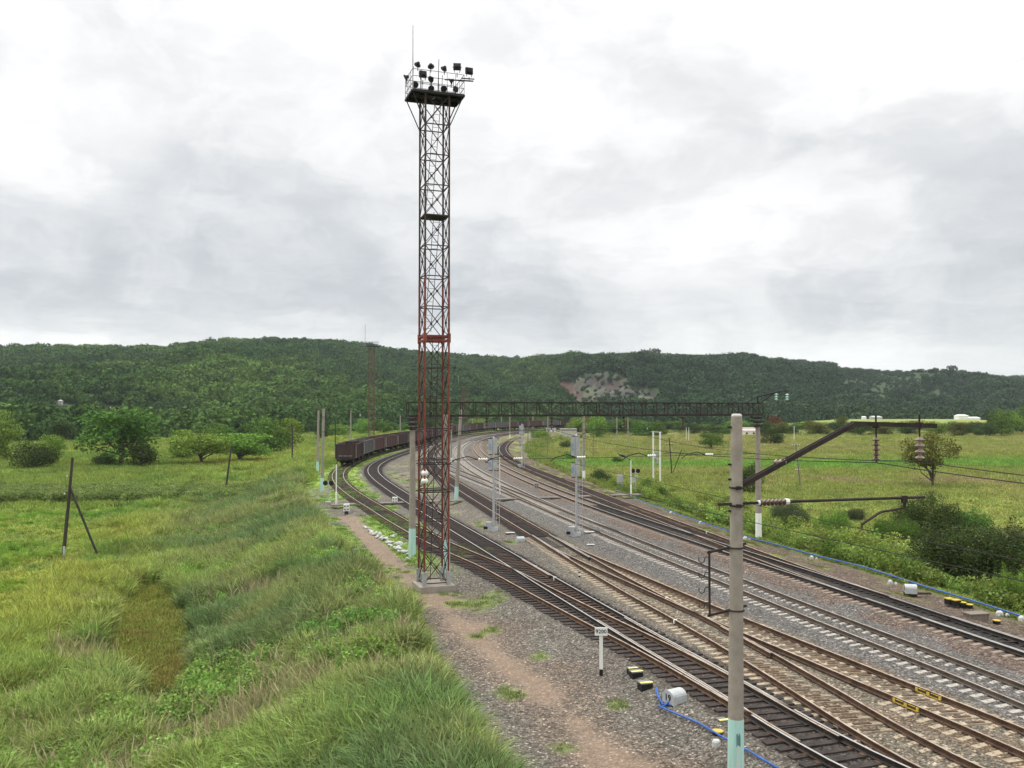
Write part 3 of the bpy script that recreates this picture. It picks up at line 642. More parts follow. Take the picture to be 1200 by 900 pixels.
# --- the bank of tall reeds on the left
def veg_points(n, y0, y1, keep, pw=1.0, jit=.22):
    x, y = sample(n, y0, y1, pw=pw); f = fields(x, y); k = keep(f) & visible(x, y, height(f)); f = {a: b[k] for a, b in f.items()}
    c = veg(f); h = height(f); c = c*(1+rng.normal(size=(len(c), 1))*jit)*(1+rng.normal(size=c.shape)*.06)
    return f, np.stack([f['x'], f['y'], h], -1), np.clip(c, .01, .6)
def hollow(f):
    return hollow_q(f['x'], f['y']) < 1.1
cl = lambda f: fbm(f['x'], f['y'], 3.2, 61)
f, P, c = veg_points(150000, 17, 175, lambda f: (f['L'] > -.2+.5*cl(f)) & (f['L'] < 19) & ~hollow(f) & (f['P'] > .7))
s = (.50+.62*sstep((cl(f)+.25)*2.6)+.30*rng.random(len(P)))*np.clip(.55+.5*f['L']+.3, .45, 1.0)*np.interp(f['y'], [25, 60, 150], [1., 1.0, 1.15])
scatter('bank_reeds', P, s, c, 'reed', 'tall grey-green reeds covering the bank beside the yard', 'reeds')
print('reeds', len(P))
f, P, c = veg_points(62000, 17, 120, lambda f: (f['L'] > .2) & (f['L'] < 16) & ~hollow(f) & ((rng.random(len(f['x'])) < .25+.9*np.clip(fbm(f['x'], f['y'], 5, 62), -.2, .5))))
scatter('reed_seedheads', P, .75+.35*rng.random(len(P)), c*.4+np.array((.37, .28, .20))*.6, 'head', 'pale brown seed heads above the bank reeds', 'seed heads')
f, P, c = veg_points(90000, 22, 130, lambda f: ((f['L'] > 11) & ~hollow(f)) | (hollow(f) & (rng.random(len(f['x'])) < .55)))
s = .7+.5*rng.random(len(P)); s[hollow(f)] *= .42
scatter('left_meadow_grass', P, s, c, 'meadow', 'yellow-green rough meadow grass around the leaning poles', 'grass')
f, P, c = veg_points(90000, 110, 460, lambda f: (f['L'] > 2), 1.2)
scatter('far_left_meadow_grass', P, (.8+.5*rng.random(len(P)))*np.interp(f['y'], [110, 400], [.9, 1.6]), c, 'farmeadow', 'distant meadow grass before the wooded hill', 'grass')
f, P, c = veg_points(130000, 24, 130, lambda f: (f['R'] > .95+.5*cl(f)), 1.0)
s = (.75+.5*rng.random(len(P)))*np.clip(.1+f['R']*.35, .3, 1)
scatter('right_meadow_grass', P, s, c, 'meadow', 'mixed green verge and meadow right of the blue hose', 'grass')
f, P, c = veg_points(60000, 120, 420, lambda f: (f['L'] < 3) & (f['L'] > -60) & (np.minimum.reduce([f[k] for k in TR]) > 3) & (f['R'] < 1) & ((f['T'] > 3.2)) & (f['x'] < xl('T', f['y'])), 1.2)
scatter('track_side_grass', P, (.4+.35*rng.random(len(P)))*np.interp(f['y'], [110, 400], [.8, 1.4]), c, 'farmeadow', 'rough green grass left of the standing wagons', 'grass')
f, P, c = veg_points(110000, 110, 480, lambda f: (f['R'] > .5), 1.1)
scatter('far_right_meadow_grass', P, (.8+.5*rng.random(len(P)))*np.interp(f['y'], [110, 400], [.7, 1.3]), c, 'farmeadow', 'wide pale pasture right of the curve', 'grass')
# weeds: verge on the right, hedge of tall weeds on the left
f, P, c = veg_points(30000, 28, 120, lambda f: (f['R'] > 2.0) & (f['R'] < 13) & (fbm(f['x'], f['y'], 4, 63) > -.02))
scatter('verge_weeds', P, (.6+.8*rng.random(len(P))), np.clip(c*np.array((.8, .9, .8)), .01, 1), 'weed', 'leafy waist-high weeds along the yard edge', 'weeds')
def hedge(f): return np.abs(f['y']-121-.06*(f['x']+60)-2.5*fbm(f['x'], f['y'], 20, 16)) < 6+5*fbm(f['x'], f['y'], 3.5, 66)
f, P, c = veg_points(60000, 108, 135, lambda f: hedge(f) & (f['x'] < -31) & (f['L'] > 6))
scatter('tall_weed_belt', P, (.6+.8*rng.random(len(P))), np.ones_like(c)*np.array((.185, .245, .078))*(1+rng.normal(size=(len(c), 1))*.25), 'weed', 'dark belt of tall weeds across the left meadow', 'weeds')
f, P, c = veg_points(60000, 22, 110, lambda f: (f['L'] > .8) & (fbm(f['x'], f['y'], 3.5, 64) > .08) & ~hollow(f))
scatter('bank_weeds', P, np.where(f['L'] < 12, .7, .45)*(.7+.7*rng.random(len(P))), np.clip(c*np.array((.85, 1.05, .8)), .01, 1), 'weed', 'low leafy weeds among the reeds at lower left', 'weeds')
f, P, c = veg_points(90000, 32, 70, lambda f: hollow_q(f['x'], f['y']) < 1.3, 1.0)
scatter('hollow_grass', P, 1.2+1.2*rng.random(len(P)), c, 'turf', 'short yellow-brown grass in the hollow among the reeds', 'grass')
# turf patches inside the yard
x, y = sample(200000, 22, 190, pw=1.0); f = fields(x, y); cc_, gw = ground_colour(f); k = (f['L'] < .3) & (f['R'] < .5) & (gw < .1+.75*rng.random(len(gw))) & (cc_[:, 1] > cc_[:, 0]*1.06) & visible(x, y)
P = np.stack([x, y, height(f)], -1)[k]; c = cc_[k]*(1+rng.normal(size=(k.sum(), 1))*.2)
scatter('yard_turf', P, (.35+.5*rng.random(len(P)))*np.interp(y[k], [20, 100], [.8, 1.5]), np.clip(c, .01, 1), 'turf', 'short green turf creeping between the tracks', 'grass')

# --- where the far buildings stand: first place on the slope that shows at their row
def hill_spot(u, v):
    Y = np.arange(300., 1300., 2.); x = xof(u, Y); z = np.maximum(hill_h(x, Y), -1.6-.0*Y); row = HOR+(CAM_H-z)*F_PX/Y
    i = int(np.argmax(row <= v)); return float(x[i]), float(Y[i]), float(z[i])
FAR_B = {k: hill_spot(*k) for k in ((1026, 490.5), (1126, 490), (1139, 490.5), (1012, 493), (71, 474.5), (95, 479.5), (129, 481), (138, 481))}
for k_ in list(FAR_B):
    if k_[0] > 900: FAR_B[k_] = (xof(k_[0], 605.), 605., zg(xof(k_[0], 605.), 605.)+.1)
# --- the wood on the hills: one mass
n = 75000; u = rng.uniform(-160, 1360, n); t = rng.random(n)**.9*1.04-.03
D = foot(u)+t*(ridge(u)-foot(u)); x = (u-600)/F_PX*D
dens = D/ridge(u)*.9+.1
z = hill_h(x, D); sa, sb, su, sv_ = scar(x, D)
size = 5.0*(.45+1.1*rng.random(n)**1.6)*np.interp(D, [400, 1500], [.95, 1.35])
k = ((sa > 1.0+.35*rng.random(n)) | (rng.random(n) < .5)) & ((sb > 1.1) | (rng.random(n) < .2)) & (rng.random(n) < hill_cover(x, D)) & (rng.random(n) < dens)
for (bu, bv), (bx, by, bz) in FAR_B.items():     # each stands in a small clearing open towards the valley
    k &= ~((np.abs(x-bx*D/by) < (14 if bu > 900 else 8)) & (D < by+6) & (D > by-(110 if bu > 900 else 60)))
size = np.where(sa < 1.1, size*(.18+.3*rng.random(n)), size)
size = np.where(hill_cover(x, D) < .5, size*.5, size)
x, D, z, size, u, t = x[k], D[k], z[k], size[k], u[k], t[k]
q = fbm(x, D*.6, 170, 71); q2 = fbm(x, D, 35, 72)
c = lerp(np.ones((len(x), 3))*np.array((.050, .096, .028)), (.092, .156, .036), sstep((q+.1)*2.2)); c = lerp(c, (.024, .050, .018), sstep((q2-.02)*3)*.7)
c = lerp(c, (.036, .062, .036), sstep((u-560)/200)*.75)
c = c*(1+rng.normal(size=(len(c), 1))*.15)
scatter('hillside_wood', np.stack([x, D, z-.5], -1), np.stack([size, size, size*(1.0+.35*rng.random(len(x)))], -1), np.clip(c, .006, 1), 'woodcrown', 'dense mixed wood covering the long hill', 'wood', tilt=.08)
print('wood', len(x))
#END2
# ------------------------------------------------------------------ railway tracks
GAUGE = .76
PROF = [(-.07, 0), (.07, 0), (.07, .016), (.013, .04), (.013, .13), (.037, .142), (.037, .178), (-.037, .178), (-.037, .142), (-.013, .13), (-.013, .04), (-.07, .016)]
def frames(line):
    d = np.gradient(line, axis=0); d /= np.linalg.norm(d, axis=1, keepdims=True); return d, np.stack([d[:, 1], -d[:, 0]], 1)   # tangent, right normal
def rail_mb(line, off, z0=.322):
    d, nrm = frames(line); m = MB(); k = len(PROF); o = 0
    for p, n_ in zip(line, nrm):
        for a, b in PROF: m.v.append((p[0]+n_[0]*(off+a), p[1]+n_[1]*(off+a), z0+b))
    for i in range(len(line)-1):
        for j in range(k):
            m.f.append((i*k+j, (i+1)*k+j, (i+1)*k+(j+1) % k, i*k+(j+1) % k)); m.m.append(1 if j == 6 else 0)
    m.f.append(tuple(range(k))); m.f.append(tuple((len(line)-1)*k+j for j in reversed(range(k)))); m.m += [0, 0]
    return m
def sleeper_mesh(kind):
    m = MB()
    if kind == 'wood':
        m.box((0, 0, 0), (2.72, .24, .17)); 
        for s in (-1, 1): m.box((s*.76, 0, .0925), (.36, .17, .015), mi=1)
    else:
        # prestressed concrete: high under the rails, low waist
        xs_ = [-1.35, -.95, -.55, -.3, .3, .55, .95, 1.35]; zt = [.05, .085, .085, .02, .02, .085, .085, .05]; w = [.15, .15, .14, .11, .11, .14, .15, .15]
        V = []
        for x, z, h in zip(xs_, zt, w): V += [(x, -h, -.09), (x, -h*.72, z), (x, h*.72, z), (x, h, -.09)]
        F = [(0, 1, 2, 3), tuple(4*7+j for j in (3, 2, 1, 0))]
        for i in range(7):
            for j in range(4): F.append((4*i+j, 4*(i+1)+j, 4*(i+1)+(j+1) % 4, 4*i+(j+1) % 4))
        m.add(V, F)
        for s in (-1, 1): m.box((s*.76, 0, .094), (.26, .13, .018), mi=1)
    return m
def inframe(x, y, z=.3, m=15):
    if y < 4: return False
    u = 600+F_PX*x/y; v = HOR+(CAM_H-z)*F_PX/y; return -m < u < 1200+m and v < 900+m
SL = {}
def sl_mesh(kind, mname, mm):
    if (kind, mname) not in SL: SL[kind, mname] = sleeper_mesh(kind).mesh('sleeper', [mm, M['rail_rust']])
    return SL[kind, mname]
def track(key, name, label, rail_mats, sl, y0=-1, y1=1e9, branch=None, group='railway tracks of the yard', skip=None):
    """sl(y) -> (kind, material) of the sleepers at depth y. branch: (key, side, ya, yb) widens the turnout sleepers"""
    line = LINE[key]; line = line[(line[:, 1] >= y0) & (line[:, 1] <= y1)]
    root = thing(name, label, 'railway track', (float(line[0, 0]), float(line[0, 1]), 0.), group=group)
    keep = np.ones(len(line), bool); far = line[:, 1] > 140; keep[far] = (np.arange(far.sum()) % 3 == 0); keep[-1] = True; rl = line[keep]
    for s in (-1, 1): rail_mb(rl, s*GAUGE).build('rail', rail_mats, root, world=True)
    seg = np.linalg.norm(np.diff(line, axis=0), axis=1); cum = np.concatenate([[0], np.cumsum(seg)]); st = np.arange(.3, cum[-1], .545)
    px = np.interp(st, cum, line[:, 0]); py = np.interp(st, cum, line[:, 1]); d, nr = frames(line)
    dx = np.interp(st, cum, d[:, 0]); dy = np.interp(st, cum, d[:, 1]); out = []; rest = {}
    cnt = 0
    for x, y, a, b in zip(px, py, dx, dy):
        if skip and skip(x, y): continue
        kind, mm = sl(y); rz = math.atan2(b, a)-math.pi/2; lo, hi = -1.36, 1.36
        if branch:
            bk, side, ya, yb = branch
            if ya < y < yb:
                sep = abs(float(xl(bk, y))-x); 
                if side < 0: lo -= sep
                else: hi += sep
        c = (lo+hi)/2; sx_ = (hi-lo)/2.72; jx = random.gauss(0, .02); jr = random.gauss(0, .012)
        X_, Y_ = x+math.cos(rz)*(c+jx), y+math.sin(rz)*(c+jx); zt = .235 if kind == 'wood' else .228
        if inframe(x, y) and cnt < 100:
            o = bpy.data.objects.new('sleeper', sl_mesh(kind, mm.name, mm)); COL.objects.link(o); o.parent = root
            o.location = (X_-root.location.x, Y_-root.location.y, zt+random.gauss(0, .006)); o.rotation_euler = (random.gauss(0, .012), 0, rz+jr); o.scale = (sx_*random.uniform(.97, 1.03), random.uniform(.9, 1.08), 1); cnt += 1
        elif y < 260: rest.setdefault(mm.name, []).append((X_, Y_, zt, rz+jr, sx_, kind))
    mb = MB(); mats = []
    for mi, (mn, lst) in enumerate(rest.items()):
        mats.append(bpy.data.materials[mn])
        for X_, Y_, zt, rz, sx_, kind in lst:
            if kind == 'wood': mb.box((X_, Y_, zt), (2.72*sx_, .24, .17), rz, mi)
            else: mb.box((X_, Y_, zt), (2.7*sx_, .26, .16), rz, mi)
    if rest:
        o = mb.build('distant_sleepers', mats, root, world=True); o['kind'] = 'stuff'
    return root
def ends_mat():
    m = mat('stained_concrete_sleeper', (.22, .17, .13), .9, var=.3, scale=4, bump=.4); nt = m.node_tree; g = G(nt); b = nt.nodes['Principled BSDF']; old = b.inputs['Base Color'].links[0].from_socket
    tc = nt.nodes.new('ShaderNodeTexCoord'); sx_ = nt.nodes.new('ShaderNodeSeparateXYZ'); nt.links.new(tc.outputs['Object'], sx_.inputs[0]); k = g.m('ADD', g.m('ABSOLUTE', sx_.outputs[0]), g.m('MULTIPLY', g.noise(tc.outputs['Object'], 6, 3), .12))
    nt.links.new(g.mix(g.rng(k, .86, 1.02), (.020, .019, .019), old), b.inputs['Base Color']); return m
M['sleeper_stain'] = ends_mat()
W_ = ('wood', M['sleeper_wood']); WB = ('conc', M['sleeper_stain']); CW = ('conc', M['sleeper_conc']); CG = ('conc', M['sleeper_grey'])
shiny = [M['rail_dark'], M['rail_top']]; rusty = [M['rail_rust'], M['rail_top_rust']]; grey = [M['rail_grey'], M['rail_top_rust']]
trA = track('A', 'railway_track', 'dark timber-sleepered track nearest the clay path and the numbered white post', shiny, lambda y: W_, branch=('T', -1, 27, 58))
trB = track('B', 'railway_track', 'rusty track running between the two tall signal masts and under the lattice gantry', rusty, lambda y: CW if y < 66 else W_, branch=('C', 1, 26, 64))
trD = track('D', 'railway_track', 'plain grey track on pale concrete sleepers bedded in clean mauve ballast', grey, lambda y: CG, branch=('X', -1, 67, 108))
trE = track('E', 'railway_track', 'oil-black track sweeping round the curve beside the brown verge', shiny, lambda y: WB, branch=('F', 1, 40, 86))
trT = track('T', 'railway_track', 'grassed-over siding that the line of open wagons stands on', rusty, lambda y: W_, skip=lambda x, y: y < 57.5)
trC = track('C', 'railway_track', 'rusty branch with yellow marks on its rails, on sandy concrete sleepers', rusty, lambda y: CW, skip=lambda x, y: y > 27.5 and abs(x-xl('B', y)) < 2.9)
trF = track('F', 'railway_track', 'outer siding nearest the blue hose, half sunk in weeds beyond the footway', rusty, lambda y: CW if y < 80 else W_, skip=lambda x, y: abs(x-xl('E', y)) < 2.75)
trX = track('X', 'railway_track', 'crossover leaving the plain grey track towards the lattice tower side', grey, lambda y: CG, skip=lambda x, y: y < 107 or y > 150)
# painted bits on rails
def rail_mark(key, side, y, mm, name, label, cat, ln=.18, grp=None, h=.185):
    x = float(xl(key, y)); i = np.argmin(np.abs(LINE[key][:, 1]-y)); d, nr = frames(LINE[key]); p = np.array([x, y])+nr[i]*side*GAUGE
    m = MB(); rz = math.atan2(d[i, 1], d[i, 0]); m.box((p[0], p[1], .322+h/2), (ln, .155, h), rz)
    return m.build(name, mm, world=False), p, rz
def yellow_joint(key, side, u, v, label):
    y = at(u, v, .5)[1]; x = float(xl(key, y)); i = np.argmin(np.abs(LINE[key][:, 1]-y)); d, nr = frames(LINE[key]); p = np.array([x, y])+nr[i]*side*GAUGE; rz = math.atan2(d[i, 1], d[i, 0])
    t = thing('rail_joint', label, 'rail joint', (p[0], p[1], .322), rz, 'yellow painted rail joints')
    m = MB()
    for s in (-1, 1): m.box((0, s*.036, .085), (.95, .03, .075), mi=0)
    m.build('joint_bar', M['rail_rust'], t); m = MB()
    for s in (-1, 1):
        for x0 in (-.5, .5): m.box((x0, s*.045, .088), (.10, .035, .11))
        m.box((0, s*.045, .022), (1.06, .055, .022)); m.box((0, s*.054, .088), (.13, .02, .10))
        for x0 in (-.27, .27): m.box((x0, s*.046, .131), (.3, .034, .016))
    m.build('painted_band', M['yellow'], t)
yellow_joint('C', -1, 1048, 819, 'yellow painted joint on the nearer rail of the rusty branch')
yellow_joint('C', 1, 1096, 812, 'yellow painted joint on the farther rail of the rusty branch')
for key, s, u, v, lb in (('A', 1, 624, 664, 'white paint band on the shiny rail, the farther one of two'), ('A', 1, 647, 677, 'white paint band on the shiny rail, nearer to the numbered post'), ('B', 1, 809, 701, 'white cap strip on a rusty rail behind the leaning hook bracket'),
                         ('B', -1, 822, 725, 'white painted crossing tip just left of the close concrete pole'), ('F', 1, 828, 623, 'white band on the outer siding rail near the blue hose')):
    y = at(u, v, .5)[1]; o, p, rz = rail_mark(key, s, y, M['white_paint'], 'rail_marker', '', '', .07); tag(o, lb, 'rail marker', 'white rail markers')
# switch blades and check rails beside the running rails
def blades(key, other, ya, yb, label, mats):
    t = None; l1 = LINE[key]; sel = l1[(l1[:, 1] > ya) & (l1[:, 1] < yb)]; sd_ = 1 if xl(other, yb) > xl(key, yb) else -1
    t = thing('track_switch', label, 'track switch', (float(sel[0, 0]), float(sel[0, 1]), 0), group='switch points of the turnouts')
    for s in (-1, 1): rail_mb(sel, s*GAUGE-s*.11*1.0, .318).build('blade', mats, t, world=True)
    m = MB(); d, nr = frames(sel)
    for i in (1, 4, 8):
        if i < len(sel):
            a = sel[i]+nr[i]*-.8; b = sel[i]+nr[i]*.8; m.beam((a[0], a[1], .36), (b[0], b[1], .36), .05, .04)
    m.build('stretcher_rod', M['black_steel'], t, world=True)
blades('A', 'T', 24.5, 40, 'switch points in the dark track beside the machine numbered nineteen', [M['rail_dark'], M['rail_top_rust']])
blades('B', 'C', 55, 66, 'switch points in the rusty track near the left signal mast', [M['rail_dark'], M['rail_top']])
blades('E', 'F', 33, 45, 'switch points in the oil-black track at right', [M['rail_dark'], M['rail_top']])
for key, ya, yb, lb in (('A', 49.5, 55.5, 'check rail inside the dark turnout'), ('B', 33.5, 38.5, 'check rail inside the rusty turnout')):
    l1 = LINE[key]; sel = l1[(l1[:, 1] > ya) & (l1[:, 1] < yb)]; o = rail_mb(sel, GAUGE-.10, .322).build('check_rail', [M['rail_rust'], M['rail_top_rust']]); tag(o, lb+' of two', 'check rail', 'check rails')
# footway across the tracks
m = MB(); a = np.array(at(388, 591, .45)); b = np.array(at(742, 579, .45)); dv = (b-a)/np.linalg.norm(b-a); nv = np.array([-dv[1], dv[0]]); Ltot = np.linalg.norm(b-a); s = 0
while s < Ltot:
    p = a+dv*(s+.6); dm = min(abs(p[0]-float(xl(k, p[1]))-t_) for k in 'EDBATF' for t_ in (-.76, .76))
    if dm > .75:
        for j in (-1, 0, 1): q = p+nv*j*.36; m.box((q[0], q[1], .40+random.gauss(0, .008)), (1.17, .33, .10), math.atan2(dv[1], dv[0])+random.gauss(0, .01))
    s += 1.2
tag(m.build('footpath', M['plank']), 'plank footway laid level across all the tracks', 'footpath', kind='structure')

# ------------------------------------------------------------------ floodlight mast (large)
TW = (-4.27, 48.5)
def lattice(half, z0, n, bay, rot, dia, legw, mats, root, names=('leg', 'bracing'), split=1.):
    cs = [Vector((math.cos(a), math.sin(a), 0))*half*1.4142 for a in (rot+R(45+90*i) for i in range(4))]
    for c in cs:
        m = MB(); zs = z0+n*bay*split; m.beam((c.x, c.y, 0), (c.x, c.y, zs), legw); m.beam((c.x, c.y, zs), (c.x, c.y, z0+n*bay), legw*.9, mi=1); m.build(names[0], [mats[0], M['mast_brown']], root)  # second colour above the split: legs painted dark as if against bright sky
    for k in range(4):
        a, b = cs[k], cs[(k+1) % 4]; m = MB()
        for i in range(n+1):
            z = Vector((0, 0, z0+i*bay)); m.beam(a+z, b+z, dia*1.25)
        for i in range(n):
            z = Vector((0, 0, z0+i*bay)); z2 = Vector((0, 0, z0+(i+1)*bay)); m.beam(a+z, b+z2, dia*.9); m.beam(b+z, a+z2, dia*.9)
            c = (a+b)/2+(z+z2)/2; m.beam(c-Vector((0, 0, dia*1.6)), c+Vector((0, 0, dia*1.6)), dia*3, dia*.7)
        m.build(names[1], mats[1], root)
    return cs
tw = thing('floodlight_mast', 'tall red-brown lattice floodlight mast standing beside the yard, in the middle of the view', 'floodlight mast', (TW[0], TW[1], 0))
ROT = R(19); BAY = 1.655
def rust_tower_mat():
    m = mat('faded_red_mast', (.215, .046, .030), .8, var=.35, scale=1.6, col2=(.085, .035, .025), f2=(.5, .68))
    return m
cs = lattice(.665, .45, 16, BAY, ROT, .042, .105, [M['rust_red'], M['mast_brown']], tw, split=.62)  # red oxide legs below the split, painted silhouette tone above
TOP = .45+16*BAY
m = MB(); m.box((0, 0, .12), (1.95, 1.95, .42), ROT); m.build('foundation', M['concrete'], tw)
m = MB()
for c in cs: m.box((c.x, c.y, .62), (.22, .22, .9), ROT)
m.build('foundation_post', M['steel_grey'], tw)
e1 = Vector((math.cos(ROT), math.sin(ROT), 0)); e2 = Vector((-math.sin(ROT), math.cos(ROT), 0))
PX, PY = 1.44, .89       # half sizes of the platform
m = MB()
for i in range(10):
    x = -PX+.29*i+.14
    if i in (4, 5): m.box(e1*x+e2*.45+Vector((0, 0, TOP+.07)), (.26, .86, .04), ROT); m.box(e1*x-e2*.62+Vector((0, 0, TOP+.07)), (.26, .5, .04), ROT)
    else: m.box(e1*x+Vector((0, 0, TOP+.07)), (.275, 2*PY, .04), ROT)
for s in (-1, 1):
    m.beam(e1*-PX+e2*s*PY+Vector((0, 0, TOP)), e1*PX+e2*s*PY+Vector((0, 0, TOP)), .09, .12); m.beam(e1*s*PX-e2*PY+Vector((0, 0, TOP)), e1*s*PX+e2*PY+Vector((0, 0, TOP)), .09, .12)
    for q in (-.45, .45): m.beam(e1*-PX+e2*s*q+Vector((0, 0, TOP-.02)), e1*PX+e2*s*q+Vector((0, 0, TOP-.02)), .07, .10)
m.build('platform', M['black_steel'], tw)
m = MB()
for s in (-1, 1):
    for q in (-1, 1): m.beam(e1*s*.66+e2*q*.66+Vector((0, 0, TOP-1.75)), e1*s*PX*.97+e2*q*PY*.9+Vector((0, 0, TOP-.05)), .05)
m.build('platform_strut', M['black_steel'], tw)
m = MB(); posts = []
for i in range(7): posts += [e1*(-PX+2*PX*i/6)+e2*s*PY for s in (-1, 1)]
for s in (-1, 1):
    for i in range(1, 4): posts.append(e1*s*PX+e2*(-PY+2*PY*i/4))
for p in posts: m.beam(p+Vector((0, 0, TOP)), p+Vector((0, 0, TOP+1.15)), .022)
for h in (.4, .78, 1.15):
    q = [e1*-PX-e2*PY, e1*PX-e2*PY, e1*PX+e2*PY, e1*-PX+e2*PY]
    for i in range(4): m.beam(q[i]+Vector((0, 0, TOP+h)), q[(i+1) % 4]+Vector((0, 0, TOP+h)), .022)
m.build('railing', M['black_steel'], tw)
m = MB(); rp = e1*-PX*.99-e2*PY; m.tube([rp+Vector((0, 0, TOP)), rp+Vector((0, 0, TOP+1.6)), rp+Vector((0, 0, TOP+3.5))], [.035, .03, .022], 6); m.build('lightning_rod', M['steel_grey'], tw)
m = MB()
for zz in (.45+13*BAY-.9, ):
    m.box((0, 0, .45+12*BAY+.02), (1.3, 1.3, .05), ROT)
m.build('rest_landing', M['black_steel'], tw); m = MB()
for hz in (.45+8*BAY,):
    for k in range(4):
        a, b = cs[k], cs[(k+1) % 4]; m.beam(a+Vector((0, 0, hz-.18)), b+Vector((0, 0, hz-.18)), .10); m.beam(a+Vector((0, 0, hz+.05)), b+Vector((0, 0, hz+.05)), .10)
    for c in cs: m.box((c.x, c.y, hz-.06), (.17, .17, .5), ROT)
m.build('splice_collar', M['rust_red'], tw)
# ladder inside, leaning in flights between the landings
m = MB()
for (za, zb, xa, xb) in ((.5, 13.8, -.35, .1), (14, 20.6, -.35, .15), (20.8, TOP, -.3, .2)):
    for s in (-.17, .17): m.beam(e1*(xa+s)+Vector((0, 0, za)), e1*(xb+s)+Vector((0, 0, zb)), .03)
    k = int((zb-za)/.35)
    for i in range(k):
        t = (i+.5)/k; x = xa+(xb-xa)*t; m.beam(e1*(x-.17)+Vector((0, 0, za+(zb-za)*t)), e1*(x+.17)+Vector((0, 0, za+(zb-za)*t)), .018)
m.build('ladder', M['rust_dark'], tw)
# cross straps with cable hooks low on the mast
m = MB()
for v_ in (543, 575):
    hz = zof(v_, 48.6); m.beam(e1*-.8-e2*.72+Vector((0, 0, hz)), e1*.8-e2*.72+Vector((0, 0, hz)), .05); m.beam(e1*-.8+e2*.72+Vector((0, 0, hz)), e1*.8+e2*.72+Vector((0, 0, hz)), .05)
    for s in (-1, 1): m.beam(e1*.8*s-e2*.72+Vector((0, 0, hz)), e1*.8*s+e2*.72+Vector((0, 0, hz)), .05)
m.build('cable_strap', M['black_steel'], tw)
m = MB()
for dz in (0, -.42): m.lathe(Vector((-.42, -.75, zof(553, 48.6)+dz)), [(.02, -.03), (.16, -.03), (.19, .0), (.16, .1), (.05, .2)], 14, axis=(0, -1, .2))
m.build('bell_loudspeaker', M['white_paint'], tw)
def floodlight(p, yaw, size, pitch=-35, parent=tw):
    m = MB(); Mx = Matrix.Rotation(yaw, 3, 'Z') @ Matrix.Rotation(R(pitch), 3, 'X')
    size *= .88 if size > .4 else .6
    if size > .36: m.box(p, (size, .16, size*.85), M=Mx, taper=1.0); m.box(Vector(p)+Mx @ Vector((0, -.12, 0)), (size*.6, .12, size*.5), M=Mx)
    else: m.lathe(p, [(.03, -.14), (.08, -.12), (.10, -.04), (.18, .04), (.19, .07), (.17, .075)], 10, axis=Mx @ Vector((0, 1, 0)))
    for s in (-1, 1): m.beam(Vector(p)+Mx @ Vector((s*size*.55, 0, 0)), Vector(p)+Vector((math.cos(yaw)*s*size*.3, math.sin(yaw)*s*size*.3, -size*.8)), .03)
    m.beam(Vector(p)+Vector((0, 0, -size*.8)), Vector(p)+Vector((0, 0, -size*.8-.25)), .04)
    return m.build('floodlight', M['black_steel'], parent)
def deck(a, b, h): return e1*a*PX+e2*b*PY+Vector((0, 0, TOP+h))
for a, b, h, yaw, sz in ((-.80, -1, 1.42, 10, .24), (-.30, -1, 1.42, -20, .24), (.22, -1, 1.38, 15, .24), (-1.05, .4, 1.1, 80, .24), (-.62, 1, .95, 170, .24), (-.08, .3, 1.15, 120, .24), (.0, 1, .85, 190, .24), (.52, 1, .92, 170, .24), (.98, 1, .95, 200, .24), (.62, -.2, 1.0, 60, .26)):
    floodlight(deck(a, b, h), R(yaw)+ROT, sz, random.uniform(-40, -5))
floodlight(deck(-.42, .3, 1.35), R(5)+ROT, .46, -8); floodlight(deck(.72, -1, 1.55), R(-15)+ROT, .47, -15); floodlight(deck(1.22, -.85, 1.45), R(5)+ROT, .46, -3)
m = MB(); m.beam(deck(.35, -.3, 1.0), deck(1.38, -.9, .9), .06); m.beam(deck(.9, -.9, .98), deck(1.42, -.9, 1.02), .05)
for a, b in ((-.95, -.6), (-.5, .5), (0, -.8), (.3, .2), (.8, .5)): m.beam(deck(a, b, 0), deck(a+.04, b, 1.9 if a == 0 else 1.4), .03)
m.build('lamp_bracket', M['black_steel'], tw)

M['mast_far'] = mat('old_red_mast', (.12, .065, .05), .85, var=.3, scale=.8)
# smaller masts far down the yard
def far_mast(name_label, u, vb, vt, half, n, rodv, fade=False, Y=None, hd=True):
    Y = Y or at(600, vb, 0)[1]; x = xof(u, Y); top = zof(vt, Y); t = thing('floodlight_mast', name_label, 'floodlight mast', (x, Y, zg(x, Y)), 0, 'distant floodlight masts'); zb = zg(x, Y); H = top-zb; bay = H/n
    lattice(half, 0, n, bay, R(20), .06, .14, [M['mast_far'], M['mast_far']], t)
    m = MB(); m.box((0, 0, H+.05), (half*5.2, half*3.4, .14), R(8))
    m.build('platform', M['black_steel'], t); m = MB()
    for i in range(7):
        for s in (-1, 1): m.beam((half*(-2.5+i*.83), s*half*1.6, H), (half*(-2.5+i*.83), s*half*1.6, H+1.5), .06)
    for h in (.75, 1.5):
        for s in (-1, 1): m.beam((-half*2.5, s*half*1.6, H+h), (half*2.5, s*half*1.6, H+h), .06)
    m.build('railing', M['black_steel'], t); m = MB(); m.tube([(-half*2.6, 0, H), (-half*2.6, 0, zof(rodv, Y)-zb)], .07, 5); m.build('lightning_rod', M['steel_grey'], t)
far_mast('thin dark lattice mast rising behind the wagons left of the big mast', 435.5, 510, 406, .85, 16, 380, Y=290)
far_mast('faint short lattice mast seen just right of the big mast above the gantry', 544, 506, 452, .95, 12, 440, Y=370)

